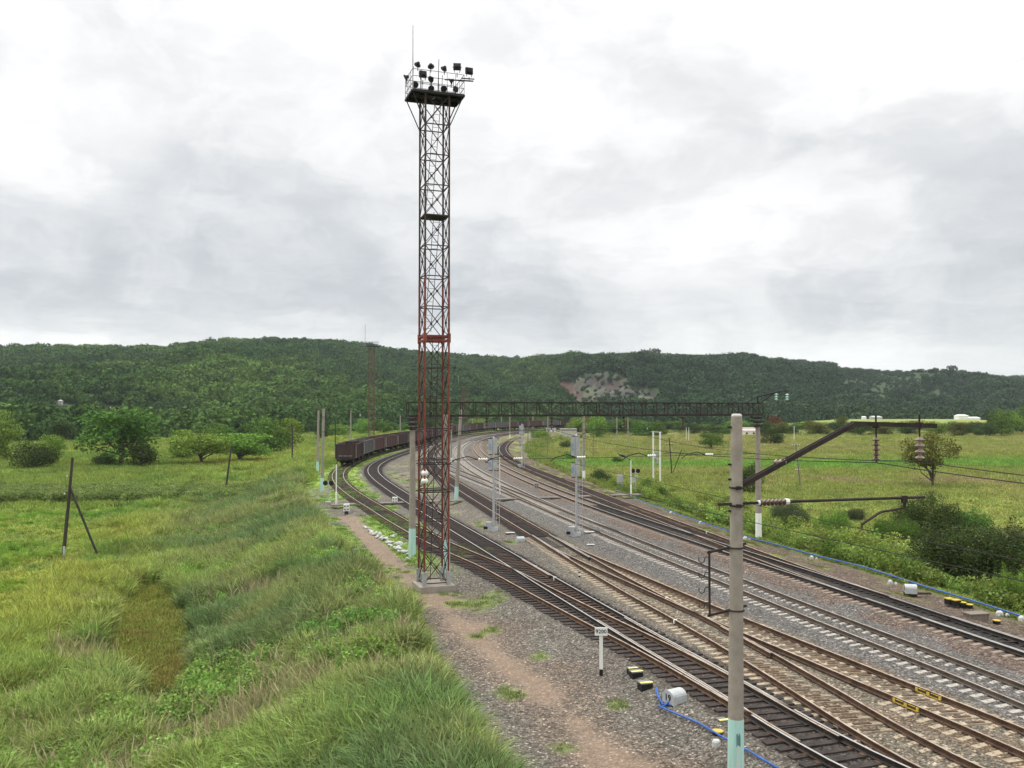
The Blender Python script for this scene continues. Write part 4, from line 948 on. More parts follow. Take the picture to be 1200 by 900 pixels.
# ------------------------------------------------------------------ catenary gantry
gl = np.array(at(483, 653)); gr_ = np.array(at(889, 628)); gd = gr_-gl; span = np.linalg.norm(gd); gd /= span; ga = math.atan2(gd[1], gd[0])
gan = thing('catenary_gantry', 'dark lattice gantry on two concrete posts spanning all the tracks', 'gantry', (gl[0], gl[1], 0), ga)
ZB, ZT, HW = 9.32, 10.22, .26
def conc_pole(root, x, y, h, r0, r1, base=1.5, basemat='mint', lean=(0, 0), n=16, extra=True):
    def c(z): return (x+lean[0]*z/h, y+lean[1]*z/h, z)
    rr = lambda z: r0+(r1-r0)*z/h
    m = MB(); m.tube([c(base), c(h*.5), c(h-.05), c(h)], [rr(base), rr(h*.5), rr(h), rr(h)*.82], n); m.build('shaft', M['concrete'], root, smooth=False)
    m = MB(); m.tube([c(-.3), c(base)], [rr(0)+.004, rr(base)+.004], n); m.build('painted_base', M[basemat], root)
conc_pole(gan, 0, 0, 9.2, .24, .17, 1.9); conc_pole(gan, span, 0, 9.2, .24, .17, 1.75, 'white_paint')
for s in (-1, 1):
    m = MB(); m.beam((-.35, s*HW, ZB), (span+.3, s*HW, ZB), .10, .12); m.beam((-.35, s*HW, ZT), (span+.3, s*HW, ZT), .09); m.build('chord', M['rust_dark'], gan)
m = MB(); nb = 30
for i in range(nb+1):
    x = -.35+(span+.65)*i/nb
    for s in (-1, 1):
        m.beam((x, s*HW, ZB), (x, s*HW, ZT), .05)
        if i < nb: x2 = -.35+(span+.65)*(i+1)/nb; a = (ZB, ZT) if (i % 2) ^ (i > nb/2) else (ZT, ZB); m.beam((x, s*HW, a[0]), (x2, s*HW, a[1]), .032)
    m.beam((x, -HW, ZB), (x, HW, ZB), .05); m.beam((x, -HW, ZT), (x, HW, ZT), .04)
m.build('lattice', M['rust_dark'], gan); m = MB()
m.box((span/2, 0, ZB+.06), (span, .34, .03)); m.build('walkway_board', M['rust_dark'], gan)
for x0 in (0, span):
    m = MB()
    for z in (9.15, 8.85, 8.55): m.box((x0, 0, z), (.95, .62, .07)); m.box((x0, 0, z-.1), (.5, .5, .06))
    m.build('post_cap', M['black_steel'], gan)
m = MB(); zc_ = 6.35
m.tube([(0, 0, zc_), (span*.5, 0, zc_-.06), (span, 0, zc_)], .018, 5); m.tube([(0, 0, 8.3), (span, 0, 8.3)], .014, 5); m.build('cross_wire', M['black_steel'], gan)
HX_ = []
for k in 'TABDE':
    # where the track passes under the gantry
    best = min(range(len(LINE[k])), key=lambda i: abs((LINE[k][i]-gl) @ np.array([-gd[1], gd[0]]))); HX_.append((LINE[k][best]-gl) @ gd)
HX_ = sorted(h for h in HX_ if 1 < h < span-1)
for h in HX_:
    m = MB(); m.beam((h-.5, 0, ZB), (h+.5, 0, ZB), .12); m.insul((h, 0, ZB-.1), (h, 0, ZB-.95), .13, 4); m.build('hanging_insulator', M['porcelain'], gan)
    m = MB(); m.tube([(h+1.9, 0, zc_), (h+1.2, 0, zc_+.22), (h+.3, 0, zc_+.02), (h-.1, 0, zc_-.25)], .035, 6); m.build('registration_arm', M['black_steel'], gan)
    m = MB(); m.insul((h+1.95, 0, zc_), (h+2.65, 0, zc_), .10, 4); m.build('white_insulator', M['porcelain_white'], gan)
m = MB(); x0 = span+.0
m.beam((x0, 0, ZT), (x0, 0, ZT+.55), .09); m.beam((x0-1.2, 0, ZT), (x0, 0, ZT+.5), .07); m.beam((x0, 0, ZT+.5), (x0+2.75, 0, ZT+1.05), .085); m.beam((x0+.2, 0, ZT), (x0+1.6, 0, ZT+.85), .085)
m.beam((x0+2.75, 0, ZT+1.05), (x0+2.75, 0, ZT+.75), .03); m.build('feeder_bracket', M['black_steel'], gan)
for q in (1.75, 2.78):
    m = MB(); m.insul((x0+q, 0, ZT+(.80 if q < 2 else .78)), (x0+q, 0, ZT+.22), .15, 3); m.build('glass_insulator', M['glass_insul'], gan)

# ------------------------------------------------------------------ near catenary pole
npx, npy = 5.98, 24.0
cp = thing('catenary_pole', 'close grey concrete pole with mint painted foot, cut by the lower picture edge', 'catenary pole', (npx, npy, 0))
H = zof(487, 24.0); conc_pole(cp, 0, 0, H, .215, .15, 1.52, lean=(.09, 0), n=28)
m = MB(); m.lathe((.09, 0, H-.02), [(.15, 0), (.13, .05), (.10, .07)], 20); m.build('pole_cap', M['concrete_light'], cp)
for z_ in (7.68, 7.2):
    m = MB(); m.tube([(.08+.19*math.cos(a), .19*math.sin(a), z_) for a in np.linspace(0, 6.283, 17)], .028, 6); m.box((.08, -.19, z_), (.14, .05, .09)); m.build('clamp', M['rust_dark'], cp)
ad = Vector((.94, .34, 0)); az_ = math.atan2(.34, .94)
def along(L_, z): return ad*L_+Vector((0.05, 0, z))
m = MB()
for s in (-.06, .06):
    o_ = Vector((-.34, .94, 0))*s
    m.beam(along(.15, 7.72)+o_, along(3.95, 9.36)+o_, .035, .13); m.beam(along(3.93, 9.38)+o_, along(6.95, 9.29)+o_, .035, .13)
for q in np.linspace(.3, 6.8, 12):
    z = 7.72+(q-.15)/3.8*1.64 if q < 3.95 else 9.37-(q-3.95)*.03; m.box(along(q, z), (.1, .12, .02), az_)
for q in (4.75, 6.35): m.beam(along(q, 9.2), along(q, 9.62), .04); m.box(along(q, 9.32), (.07, .22, .16), az_)
m.build('sloping_bracket', M['rust_dark'], cp)
for q, mm_ in ((4.75, 'porcelain'), (6.35, 'porcelain_white')):
    m = MB(); z = 9.27; m.beam(along(q, z), along(q, z-.32), .035); m.build('hanger', M['black_steel'], cp)
    m = MB(); m.insul(along(q, z-.3), along(q, z-1.0), .145 if q > 5 else .115, 4 if q > 5 else 5); m.build('hanging_insulator', M['porcelain'] if q < 5 else M['insul_mix'], cp)
m = MB(); m.beam(along(-.55, 7.24), along(.75, 7.24), .07); m.beam(along(-.52, 7.24), along(-.52, 7.08), .02)
m.build('insulator_arm', M['rust_dark'], cp)
m = MB(); m.insul(along(.72, 7.24), along(1.62, 7.24), .10, 7); m.build('strut_insulator', M['porcelain'], cp)
m = MB(); m.tube([along(1.58, 7.24), along(1.70, 7.24)], .085, 10); m.tube([along(.70, 7.24), along(.80, 7.24)], .07, 10); m.build('insulator_cap', M['porcelain_white'], cp)
m = MB(); m.tube([along(1.66, 7.24), along(6.5, 7.2)], .042, 8); m.box(along(5.75, 7.17), (.16, .1, .2), az_); m.beam(along(5.75, 7.1), along(5.75, 6.9), .06)
m.tube([along(5.75, 6.92), along(5.3, 6.86), along(4.9, 6.83), along(4.2, 6.5)], .035, 6); m.beam(along(4.2, 6.52), along(4.22, 6.38), .03); m.build('registration_arm', M['rust_dark'], cp)
m = MB(); br = Vector((-.72, -.22, 0))
for z_, w in ((6.0, 1), (4.33, 1)):
    m.beam(br+Vector((-.05, 0, z_-.04)), Vector((.34, .1, z_+.16)), .05, .06); m.tube([Vector((.05+.2*math.cos(a), .2*math.sin(a), z_+.07)) for a in np.linspace(0, 6.283, 15)], .022, 6)
m.beam(br+Vector((0, 0, 4.3)), br+Vector((0, 0, 6.02)), .05)
m.build('hook_bracket', M['rust_dark'], cp)
for z_ in (5.85, 5.45, 5.05, 4.65):
    m = MB(); a = br+Vector((-.02, -.02, z_)); m.tube([a, a+Vector((-.1, -.02, 0)), a+Vector((-.13, -.02, -.12)), a+Vector((-.20, -.03, -.16)), a+Vector((-.27, -.03, -.10)), a+Vector((-.27, -.03, .0))], .014, 6); m.build('wire_hook', M['black_steel'], cp)
for z_ in (8.3, 7.9, 7.05, 9.3):
    m = MB(); m.box((-.10, -.03, z_), (.12, .06, .05)); m.build('bolt', M['black_steel'], cp)
m = MB()
for i in range(5): m.box((-.02+i*.022, -.2, 1.0+.03*(i % 2)), (.012, .03, .34-.04*(i % 3)))
m.build('paint_scribble', mat('dark_green_paint', (.03, .12, .12), .7, var=.2), cp)
m = MB(); q = Vector((xof(920, 24.6)-npx, .6, zof(580, 24.6)))
q = ad*1.45+Vector((.05, 0, 8.27)); m.insul(q-Vector((.18, 0, -.06)), q+Vector((.2, .05, .06)), .085, 3); m.build('bracket_insulator', M['insul_mix'], cp)
#END3
# ------------------------------------------------------------------ poles
def pole(u, vb, vt, label, ut=None, r=(.21, .15), base=1.6, bm='mint', z=None, Y=None, group='concrete line poles', arm=None, name='concrete_pole', clamps=True):
    z0 = 0. if z is None else z
    x, y = (at(u, vb, z0) if Y is None else (xof(u, Y), Y)); z0 = zg(x, y) if z is None else z
    h = zof(vt, y)-z0; lx = ((ut-u)/F_PX*y if ut is not None else 0)
    t = thing(name, label, 'pole', (x, y, z0), group=group)
    conc_pole(t, 0, 0, h, *r, base=base, basemat=bm, lean=(lx, 0), n=12)
    if clamps and y < 130:
        m = MB()
        for k in (.72, .9): m.tube([(lx*k+(r[1]+.03)*math.cos(a), (r[1]+.03)*math.sin(a), h*k) for a in np.linspace(0, 6.283, 9)], .03, 5)
        m.build('clamp', M['black_steel'], t)
    if arm:
        ln, za, dirx = arm; m = MB(); m.beam((lx, 0, h-za), (lx+dirx*ln, .3*ln, h-za+.1), .08); m.beam((lx, 0, h-.3), (lx+dirx*ln*.95, .3*ln*.95, h-za+.1), .05)
        m.build('cantilever', M['rust_dark'], t); m = MB(); m.insul((lx+dirx*ln*.9, .27*ln, h-za), (lx+dirx*ln*.9, .27*ln, h-za-.7), .14, 4); m.build('insulator', M['porcelain_white'], t)
    return t
pole(377.2, 576.5, 479, 'taller nearer concrete pole of the mint-footed pair at the crest of the bank', 378.7)
pole(372, 553.3, 481, 'farther concrete pole of the mint-footed pair, next to the pale lane', 372.8)
pole(411, 522, 481, 'bare concrete pole standing behind the rearmost wagon', base=.5, bm='concrete', arm=(2.6, .9, 1))
pole(534.3, 590, 480, 'mint-footed concrete pole just right of the big mast, under the gantry', 540, arm=None)
pole(522.5, 672, 486, 'mint-footed concrete pole showing through the lattice of the big mast', r=(.25, .17), base=1.9)
pole(597.5, 513, 485, 'distant concrete pole beside the curve left of the far signal mast', base=1., bm='white_paint')
pole(642, 507, 485, 'distant pale pole behind the small white cabin', base=.6, bm='white_paint', r=(.25, .2))
pole(624.5, 501, 484, 'distant pale pole above the wagons right of the far signal mast', base=.6, bm='white_paint', r=(.25, .2))
pole(723, 513, 489, 'left post of the far pale pair below the gantry at the wood edge', base=.5, bm='white_paint', arm=None, r=(.2, .17))
pole(736, 516, 489, 'right post of the far pale pair below the gantry, carrying a long black arm', base=.5, bm='white_paint', arm=(7, 3.2, 1), r=(.2, .17))
pole(469, 514, 487, 'distant thin pole behind the wagons left of the gantry post', base=.5, bm='concrete', r=(.2, .16))
pole(553.5, 508, 490, 'distant white post before the wagons in the curve, left one', base=1, bm='white_paint', r=(.22, .18))
pole(587.5, 505, 488, 'distant white post before the wagons in the curve, right one', base=1, bm='white_paint', r=(.22, .18))
pole(529, 545, 494, 'slim pale pole touching the right edge of the big mast', base=1., bm='white_paint', r=(.14, .11))
pole(684.3, 562.5, 487, 'rust-brown pole with a white foot between the right signal mast and the dark bush', base=1.3, bm='white_paint', r=(.19, .16), name='brown_pole')
def timber_pole(u, vb, vt, label, ut, z=None, strut=None, arms=(), r=.13, mats='wood', group='old timber poles'):
    x, y = at(u, vb, LOW_L if z is None else z); z0 = zg(x, y) if z is None else z; h = zof(vt, y)-z0; lx = (ut-u)/F_PX*y
    t = thing('timber_pole', label, 'pole', (x, y, z0), group=group)
    m = MB(); m.tube([(0, 0, -.5), (lx*.5+.03, 0, h*.5), (lx, 0, h)], [r*1.15, r, r*.8], 9); m.build('shaft', M[mats], t)
    if strut: su, sv, tu, tv = strut; m = MB(); m.tube([((su-u)/F_PX*y, -.1, zof(sv, y)-z0), ((tu-u)/F_PX*y, .5, zof(tv, y)-z0)], r*.75, 7); m.build('strut', M[mats], t)
    for (zz, w, q) in arms:
        m = MB(); m.beam((lx*zz/h-w/2, 0, zz), (lx*zz/h+w/2, 0, zz+q), .09, .1); m.build('crossarm', M[mats], t); m = MB()
        for s in (-.45, -.2, .2, .45): m.lathe((lx*zz/h+w*s, 0, zz+.05+q*.5), [(.02, 0), (.05, .1), (.04, .18)], 8)
        m.build('pin_insulator', M['porcelain_white'], t)
    return t
t = timber_pole(73.3, 656, 536, 'dark leaning timber pole with a diagonal strut in the left meadow', 83.3, strut=(82, 572, 110.5, 650))
m = MB(); m.box((.18, -.12, .55), (.16, .2, 1.1), taper=.8); m.build('concrete_stub', M['concrete_light'], t); m = MB()
for dx_, dz_ in ((.62, 6.9), (.28, 6.75), (.1, 5.3)): m.lathe((dx_, 0, dz_), [(.02, 0), (.06, .08), (.05, .16)], 8)
m.build('pin_insulator', M['porcelain_white'], t)
timber_pole(263.3, 580, 522, 'second timber pole, leaning at the foot of the reed bank', 270.7)
timber_pole(342.3, 546, 499, 'upright timber pole left of the mint-footed pair', 342.3, z=-.4)
timber_pole(392.7, 532, 494, 'thin timber pole just left of the rearmost wagon', 392.7, z=0, r=.11)
timber_pole(787.6, 558, 513.5, 'thin leaning timber pole with strut and cross arms in the right pasture', 784.3, z=LOW_R, strut=(798.7, 527, 789.6, 553), arms=((5.3, 1.5, 0), (3.9, 2.1, .1)), r=.1)
timber_pole(938.3, 573, 522, 'leaning grey pole with short cross arms right of the gantry post', 933, z=LOW_R, arms=((6.1, 1.1, .05), (2.6, .9, 0)), r=.1, mats='wood_grey')
for u, vb, vt, lb in ((930.5, 517, 499, 'white thin post standing in the far pasture'), (804, 517, 501, 'left leg-like white post beyond the leaning pole in the pasture'), (807, 518, 501, 'right leg-like white post beyond the leaning pole in the pasture'), (695, 540, 511, 'thin brown stake right of the rust-brown pole'), (641.5, 530, 505, 'thin grey stake in the grass left of the pale shed'), (618.5, 527, 487, 'thin dark pole right of the far signal mast')):
    x, y = at(u, vb, LOW_R if u > 650 else -.3); o = MB(); o.tube([(x, y, zg(x, y)-.2), (x+.1, y, zof(vt, y))], .09, 7)
    tag(o.build('post', M['white_paint'] if 'white' in lb else M['wood_grey']), lb, 'post')
# twin posts with transformer
x0, y0 = at(765.7, 565, LOW_R); x1, y1 = at(773.7, 567.5, LOW_R)
t = thing('transformer_stand', 'two white concrete posts with grey electrical boxes between them at the pasture edge', 'transformer', (x0, y0, LOW_R)); dx, dy = x1-x0, y1-y0
for a, b in ((0, 0), (dx, dy)): m = MB(); m.beam((a, b, -.3), (a, b, 7.9), .22, .22); m.build('post', M['white_paint'], t)
for zz in (7.85, 3.75): m = MB(); m.beam((-.3 if zz > 5 else 0, 0, zz), (dx+(.3 if zz > 5 else 0), dy, zz), .1); m.build('crossbeam', M['concrete_light'], t)
m = MB(); m.box((dx*.4, dy*.4-.1, 4.4), (.5, .45, .9)); m.box((dx*.7, dy*.7-.1, 3.4), (.4, .4, .7)); m.tube([(dx*.7, -.2, 3.1), (dx*.9, -.2, 2.3), (dx*.3, -.2, 1.7)], .05, 6); m.build('transformer_box', M['steel_grey'], t)

# ------------------------------------------------------------------ signals
def signal_mast(u, vb, vt, label, heads, sc=1.):
    x, y = at(u, vb, .15); h = zof(vt, y)-.15; t = thing('signal_mast', label, 'signal', (x, y, .15), R(-8), 'tall signal masts')
    m = MB(); m.tube([(-.12, 0, 0), (-.12, 0, h)], [.10, .08], 12); m.build('mast', M['alu'], t)
    m = MB()
    for s in (.08, .34): m.beam((s, -.02, .1), (s-.02, -.02, h-.5), .035)
    for i in range(int((h-.8)/.32)): m.beam((.08, -.02, .4+i*.32), (.34, -.02, .4+i*.32), .02)
    for z_ in np.arange(1, h-.6, 1.4): m.beam((-.12, 0, z_), (.2, -.02, z_), .04)
    m.build('ladder', M['alu'], t)
    m = MB(); m.box((-.1, 0, .12), (.7, .5, .34), taper=.8); m.box((-.5, -.1, .45), (.45, .35, .5)); m.build('cable_box', M['machine_grey'], t)
    m = MB(); m.box((-.72, -.2, .25), (.3, .3, .22)); m.build('junction_box', M['black'], t)
    for (dz, hh, two) in heads:
        z_ = h-dz; hd = MB(); hd.box((-.38, .05, z_-hh/2), (.30, .2, hh)); 
        for i in range(int(hh/.3)): hd.tube([(-.42, .15, z_-.17-i*.3), (-.42, .42, z_-.15-i*.3)], .11, 8)
        o = hd.build('signal_head', M['machine_grey'], t)
        b = MB(); b.box((-.42, -.055, z_-hh*.52), (.2, .02, hh*.42)); b.build('door_plate', M['blue_grey'], o)
        if two:
            hd = MB(); hd.box((.02, .0, z_-hh/2+.1), (.27, .22, hh*1.02)); hd.build('signal_head', M['alu'], t)
        b = MB(); b.beam((-.5, 0, z_-hh-.06), (.3, 0, z_-hh-.06), .06); b.beam((-.5, 0, z_+.05), (.3, 0, z_+.05), .05); b.build('head_bracket', M['black_steel'], t)
    m = MB(); m.lathe((-.12, 0, h), [(.1, 0), (.05, .12), (.0, .16)], 10); m.build('finial', M['alu'], t)
    return t
signal_mast(580.3, 622, 514, 'left tall silver signal mast seen from behind, near the black box and machine', [(.05, 1.15, True), (1.6, .85, True)])
signal_mast(677.5, 628, 510.5, 'right tall silver signal mast seen from behind, standing in the clean ballast', [(.1, 1.45, True), (2.1, 1.0, True)])
signal_mast(612.3, 549, 497.5, 'far silver signal mast on the inside of the curve', [(.1, 1.5, True), (2.3, .9, False)])
def dwarf(u, vb, label, mm='white_paint', sc=1.0):
    x, y = at(u, vb, .1); t = thing('dwarf_signal', label, 'signal', (x, y, .1), R(random.uniform(-10, 10)), 'dwarf signals between the tracks'); t.scale = (sc,)*3
    m = MB(); m.box((0, 0, .12), (.34, .3, .26), taper=.8); m.build('foot', M['black'], t)
    m = MB()
    for s in (-1, 1): m.tube([(s*.12, -.12, .62), (s*.12, .2, .62)], .11, 10); m.box((s*.12, 0, .5), (.22, .26, .56))
    hd = m.build('signal_head', M[mm], t); m = MB()
    for s in (-1, 1):
        for z_ in (.36, .62): m.tube([(s*.12, -.135, z_), (s*.12, -.17, z_)], .06, 8)
    m.build('lens', M['black'], hd)
dwarf(406, 602, 'white two-lamp dwarf signal in the grass left of the grassed-over siding', sc=1.15); dwarf(462.7, 592.5, 'white dwarf signal beside the footway left of the gantry post', sc=1.1)
dwarf(628.5, 574, 'rusty dwarf signal with white dots before the oil-black curve', 'wagon_pale', 1.1)
dwarf(423, 561, 'small weathered dwarf signal in the turf beside the siding bend', 'white_paint', .7)
def crossing_signal(u, vb, vt, label, box=False):
    x, y = at(u, vb, .1); h = zof(vt, y)-.1; t = thing('crossing_signal', label, 'signal', (x, y, .1), group='footway crossing signals')
    m = MB(); m.tube([(0, 0, 0), (0, 0, h)], .06, 8); m.box((0, 0, .06), (.5, .5, .2)); m.build('post', M['alu'], t)
    m = MB()
    for s in (-1, 1): m.lathe((s*.30, .0, h-.25), [(.24, -.12), (.26, -.02), (.22, .0)], 12, axis=(0, -1, 0)); m.box((s*.3, .06, h-.25), (.3, .2, .36))
    m.beam((-.3, 0, h-.25), (.3, 0, h-.25), .05); m.build('lamp_hood', M['black'], t)
    if box: m = MB(); m.box((-.25, 0, h-1.3), (.5, .3, .55)); m.box((.1, 0, h-.95), (.4, .3, .3)); m.build('relay_box', M['machine_grey'], t)
crossing_signal(384.6, 589.5, 563, 'black two-lamp footway signal at the left end of the footway'); crossing_signal(744.8, 577, 549, 'black two-lamp footway signal at the right end of the footway', True)
# lamp posts
def lamp_post(u, vb, vt, label, ax, r=.07):
    x, y = at(u, vb, .1); h = zof(vt, y)-.1; t = thing('lamp_post', label, 'lamp post', (x, y, .1), group='white footway lamp posts')
    m = MB(); m.tube([(0, 0, 0), (0, 0, h*.3), (0, 0, h*.31), (0, 0, h)], [r*1.3, r*1.3, r*.8, r*.8], 9); m.build('post', M['white_paint'], t)
    m = MB(); m.tube([(0, 0, h-.05), (ax*.4, 0, h+.35), (ax, 0, h+.75)], .04, 6); m.build('arm', M['black_steel'], t)
    m = MB(); s_ = Vector((ax*.35, 0, h+.30)); m.tube([s_, s_+Vector((ax*.25, 0, .18)), s_+Vector((ax*.5, 0, .28))], [.09, .14, .06], 8); m.build('lamp_head', M['black_steel'], t)
lamp_post(394, 591.5, 544, 'thin white lamp post at the left end of the footway', .35); lamp_post(739.5, 581.5, 539, 'white lamp post with a curved black arm at the right end of the footway', -1.5)
lamp_post(585.5, 581, 535, 'small white lamp post behind the left signal mast', -.3, .055)
# relay cabinet
x, y = at(726.6, 573, -.3); t = thing('relay_cabinet', 'grey metal cabinet on a darker plinth at the bush edge', 'cabinet', (x, y, -.4)); m = MB(); m.box((0, 0, 1.25), (.72, .5, 1.1)); m.box((0, 0, 1.83), (.8, .58, .06)); m.build('cabinet_body', M['alu'], t)
m = MB(); m.box((0, 0, .35), (.74, .52, .75)); m.build('plinth', M['blue_grey'], t); m = MB(); m.box((.2, -.27, 1.25), (.04, .04, .16)); m.build('handle', M['black'], t)

# ------------------------------------------------------------------ numbered post
x, y = at(704.5, 792, .02)
t = thing('numbered_post', 'white concrete post with a plate reading 9200 beside the dark track', 'marker post', (x, y, .02), R(-3))
m = MB(); m.box((0, 0, .90), (.125, .11, 1.30)); m.build('post', M['white_paint'], t); m = MB(); m.box((0, 0, .11), (.13, .115, .26)); m.build('black_foot', M['black'], t)
m = MB(); m.box((.0, -.07, 1.63), (.46, .03, .30)); pl = m.build('number_plate', M['white_paint'], t)
def text(s, size, loc, rot, mm, parent, name='lettering', th=.004):
    c = bpy.data.curves.new('txt', 'FONT'); c.body = s; c.size = size; c.extrude = th; c.align_x = 'CENTER'; c.align_y = 'CENTER'; c.resolution_u = 2; c.offset = size*.012
    o = bpy.data.objects.new('txt', c); COL.objects.link(o); dg = bpy.context.evaluated_depsgraph_get(); me = bpy.data.meshes.new_from_object(o.evaluated_get(dg)); bpy.data.objects.remove(o)
    me.materials.clear(); me.materials.append(M[mm]); q = bpy.data.objects.new(name, me); COL.objects.link(q); q.parent = parent; q.location = loc; q.rotation_euler = rot; return q
text('9200', .20, (0, -.090, 1.63), (R(90), 0, 0), 'black', pl)
# ------------------------------------------------------------------ switch machines
def machine(u, v, label, num, ax, sc=1.):
    x, y = at(u, v, .05); rz = math.atan2(ax[1], ax[0]); t = thing('switch_machine', label, 'switch machine', (x, y, .05), rz, 'light grey switch machines'); t.scale = (sc,)*3
    m = MB(); prof = [(-.27, .14), (-.27, .34)]+[(-.27*math.cos(a), .40+.20*math.sin(a)) for a in np.linspace(.15, math.pi-.15, 9)]+[(.27, .34), (.27, .14)]; k = len(prof)
    V = [(-.29, p[0], p[1]) for p in prof]+[(.29, p[0], p[1]) for p in prof]; F = [tuple(range(k)), tuple(range(2*k-1, k-1, -1))]+[(i, (i+1) % k, k+(i+1) % k, k+i)[::-1] for i in range(k)]
    m.add(V, F); cov = m.build('cover', M['machine_grey'], t)
    if num: text(num, .30, (-.296, 0, .36), (R(90), 0, R(-90)), 'black', cov)
    m = MB(); m.box((0, 0, .10), (.62, .46, .14)); m.beam((.2, -.1, .12), (1.0, -.1, .16), .05); m.beam((.2, .15, .12), (1.0, .15, .16), .05); m.build('drive_base', M['rust_dark'], t); return t
machine(790.5, 829, 'light grey switch machine with the number 19 beside the near track', '19', (.84, .54))
machine(609.5, 638, 'light grey switch machine beside the rusty track near the left signal mast', '', (.95, .3), .95)
machine(1067, 698, 'light grey switch machine with the number 21 at the foot of the verge bushes', '21', (.9, -.25), 1.0)
M['steel_dull'] = mat('dull_grey_lid', (.16, .16, .15), .7, var=.2, scale=6)
def track_box(u, v, label, lid, sz=(.42, .34, .26), rz=.3, name='track_box', z=.06):
    x, y = at(u, v, z); t = thing(name, label, 'track box', (x, y, z), rz, 'black boxes with yellow lids'); m = MB(); m.box((0, 0, sz[2]/2), sz); m.build('box_body', M['black'], t)
    m = MB(); m.box((0, 0, sz[2]+.02), (sz[0]+.03, sz[1]+.03, .04)); ld = m.build('lid', M[lid] if lid != 'stripe' else M['steel_dull'], t)
    if lid == 'stripe': m = MB(); m.box((0, -sz[1]*.3, sz[2]+.045), (sz[0]+.04, sz[1]*.34, .012)); m.build('yellow_stripe', M['pale_yellow'], ld)
    return t
track_box(741, 795, 'rear box of the black-and-yellow cluster by the numbered post', 'stripe', (.34, .24, .36)); track_box(745.5, 799, 'front box of the rear black-and-yellow pair by the numbered post', 'stripe', (.40, .30, .36))
track_box(756, 811, 'low black box with a striped lid nearest the machine numbered nineteen', 'stripe', (.42, .36, .32)); track_box(852, 851, 'dark box half hidden behind the close concrete pole', 'stripe', (.6, .3, .2))
track_box(1113, 708, 'leftmost yellow-lidded black box at the right verge', 'yellow', (.36, .34, .26), z=.1); track_box(1120, 709.5, 'second yellow-lidded black box from the left at the right verge', 'yellow', (.36, .34, .26), z=.1)
def drum(u, v, label, r=.16, h=.2, lid='yellow', z=.05):
    x, y = at(u, v, z); t = thing('cable_drum_cap', label, 'cable cap', (x, y, z), group='round yellow caps'); m = MB(); m.tube([(0, 0, 0), (0, 0, h)], r, 14); m.build('body', M['black'], t); m = MB(); m.tube([(0, 0, h), (0, 0, h+.03)], r*1.08, 16); m.build('lid', M[lid], t)
drum(841, 866, 'round yellow cap just left of the close pole foot', .155, .22); drum(1128, 711, 'round yellow cap beside the two black verge boxes', .17, .2); drum(1136, 711.5, 'round yellow cap farthest right of the verge cluster', .17, .12); drum(1168, 730, 'single low yellow cap near the right frame edge', .16, .1)
m = MB(); x, y = at(839.5, 878, 0); m.lathe((x, y, .0), [(.10, 0), (.13, .08), (.12, .22), (.09, .27)], 12); tag(m.build('pipe_support', M['white_rock']), 'white rounded block holding the blue hose at the close pole', 'support', 'white hose supports')
x, y = at(1144, 729, .05); m = MB(); m.box((x, y, .28), (.95, .5, .32), .2); m.box((x, y, .46), (1.02, .56, .05), .2); tag(m.build('timber_box', M['wood_grey']), 'grey timber-lidded box beside the black track at right', 'timber box')
for u, v, lb, s in ((598, 629, 'black box with pale top left of the machine near the left signal mast', .5), (545.0+46, 622.5, 'flat stone-coloured cover beside the left signal mast', .35), (690.5, 628, 'black battery box right of the right signal mast', .55), (692, 640, 'flat pale cover in the gravel below the right signal mast', .4)):
    x, y = at(u, v, .05); m = MB(); m.box((x, y, .05+.14 if 'black' in lb else .09), (s*1.3, s*.9, .28 if 'black' in lb else .1), .2); m.box((x, y, .36 if 'black' in lb else .16), (s*1.35, s*.95, .04), .2, 1); tag(m.build('ground_box', [M['black'], M['concrete_light']]), lb, 'ground box')
# striped stake, plastic scrap
x, y = at(679, 681, .05); t = thing('striped_stake', 'small white and black striped stake between the near and the rusty track', 'stake', (x, y, .05)); m = MB(); m.tube([(0, 0, 0), (0, 0, .5)], .06, 8); m.build('stake', M['white_paint'], t); m = MB(); m.tube([(0, 0, .2), (0, 0, .32)], .064, 8); m.tube([(0, 0, .46), (0, 0, .52)], .064, 8); m.build('black_band', M['black'], t)
x, y = at(713.5, 693, .1); m = MB(); m.lathe((x, y, .1), [(.05, 0), (.14, .03), (.12, .08), (.04, .12)], 7, axis=(.3, .1, 1)); tag(m.build('plastic_scrap', M['white_paint']), 'crumpled white scrap lying on the ballast edge', 'scrap')
# ------------------------------------------------------------------ blue hoses
def hose(pts, label, z, r):
    P3 = [Vector((*at(u, v, z), z)) for u, v in pts]; pp = catmull([(p.x, p.y) for p in P3], .4)
    m = MB(); m.tube([(a, b, zg(a, b)+z*.8+.012*math.sin(i*.31)+.01*math.sin(i*.17)) for i, (a, b) in enumerate(pp)], r, 7); return tag(m.build('blue_hose', M['blue'], smooth=True), label, 'hose', 'blue hoses')
hose([(722, 574), (733, 579), (760, 589.5), (786.7, 598.7), (820, 610.7), (850, 620), (880, 629.5), (950, 648), (1010, 662), (1060, 675), (1120, 696), (1197, 718.5), (1290, 744)], 'long blue hose running along the foot of the right verge', .24, .042)
hose([(786, 828), (777, 831), (774, 827), (772, 829.5), (795.6, 842), (817.8, 853), (844, 869), (880, 890), (905, 905), (940, 925)], 'blue hose from the machine numbered nineteen to the close pole', .12, .032)
m = MB(); P3 = [(*at(u, v, .2), zz) for u, v, zz in ((769.5, 814.5, .42), (771, 819, .30), (776, 825, .2), (783, 826, .22), (788, 827, .18))]; m.tube(P3, .042, 7); tag(m.build('hose_loop', M['blue'], smooth=True), 'short blue hose loop curling up beside the machine numbered nineteen', 'hose', 'blue hoses')
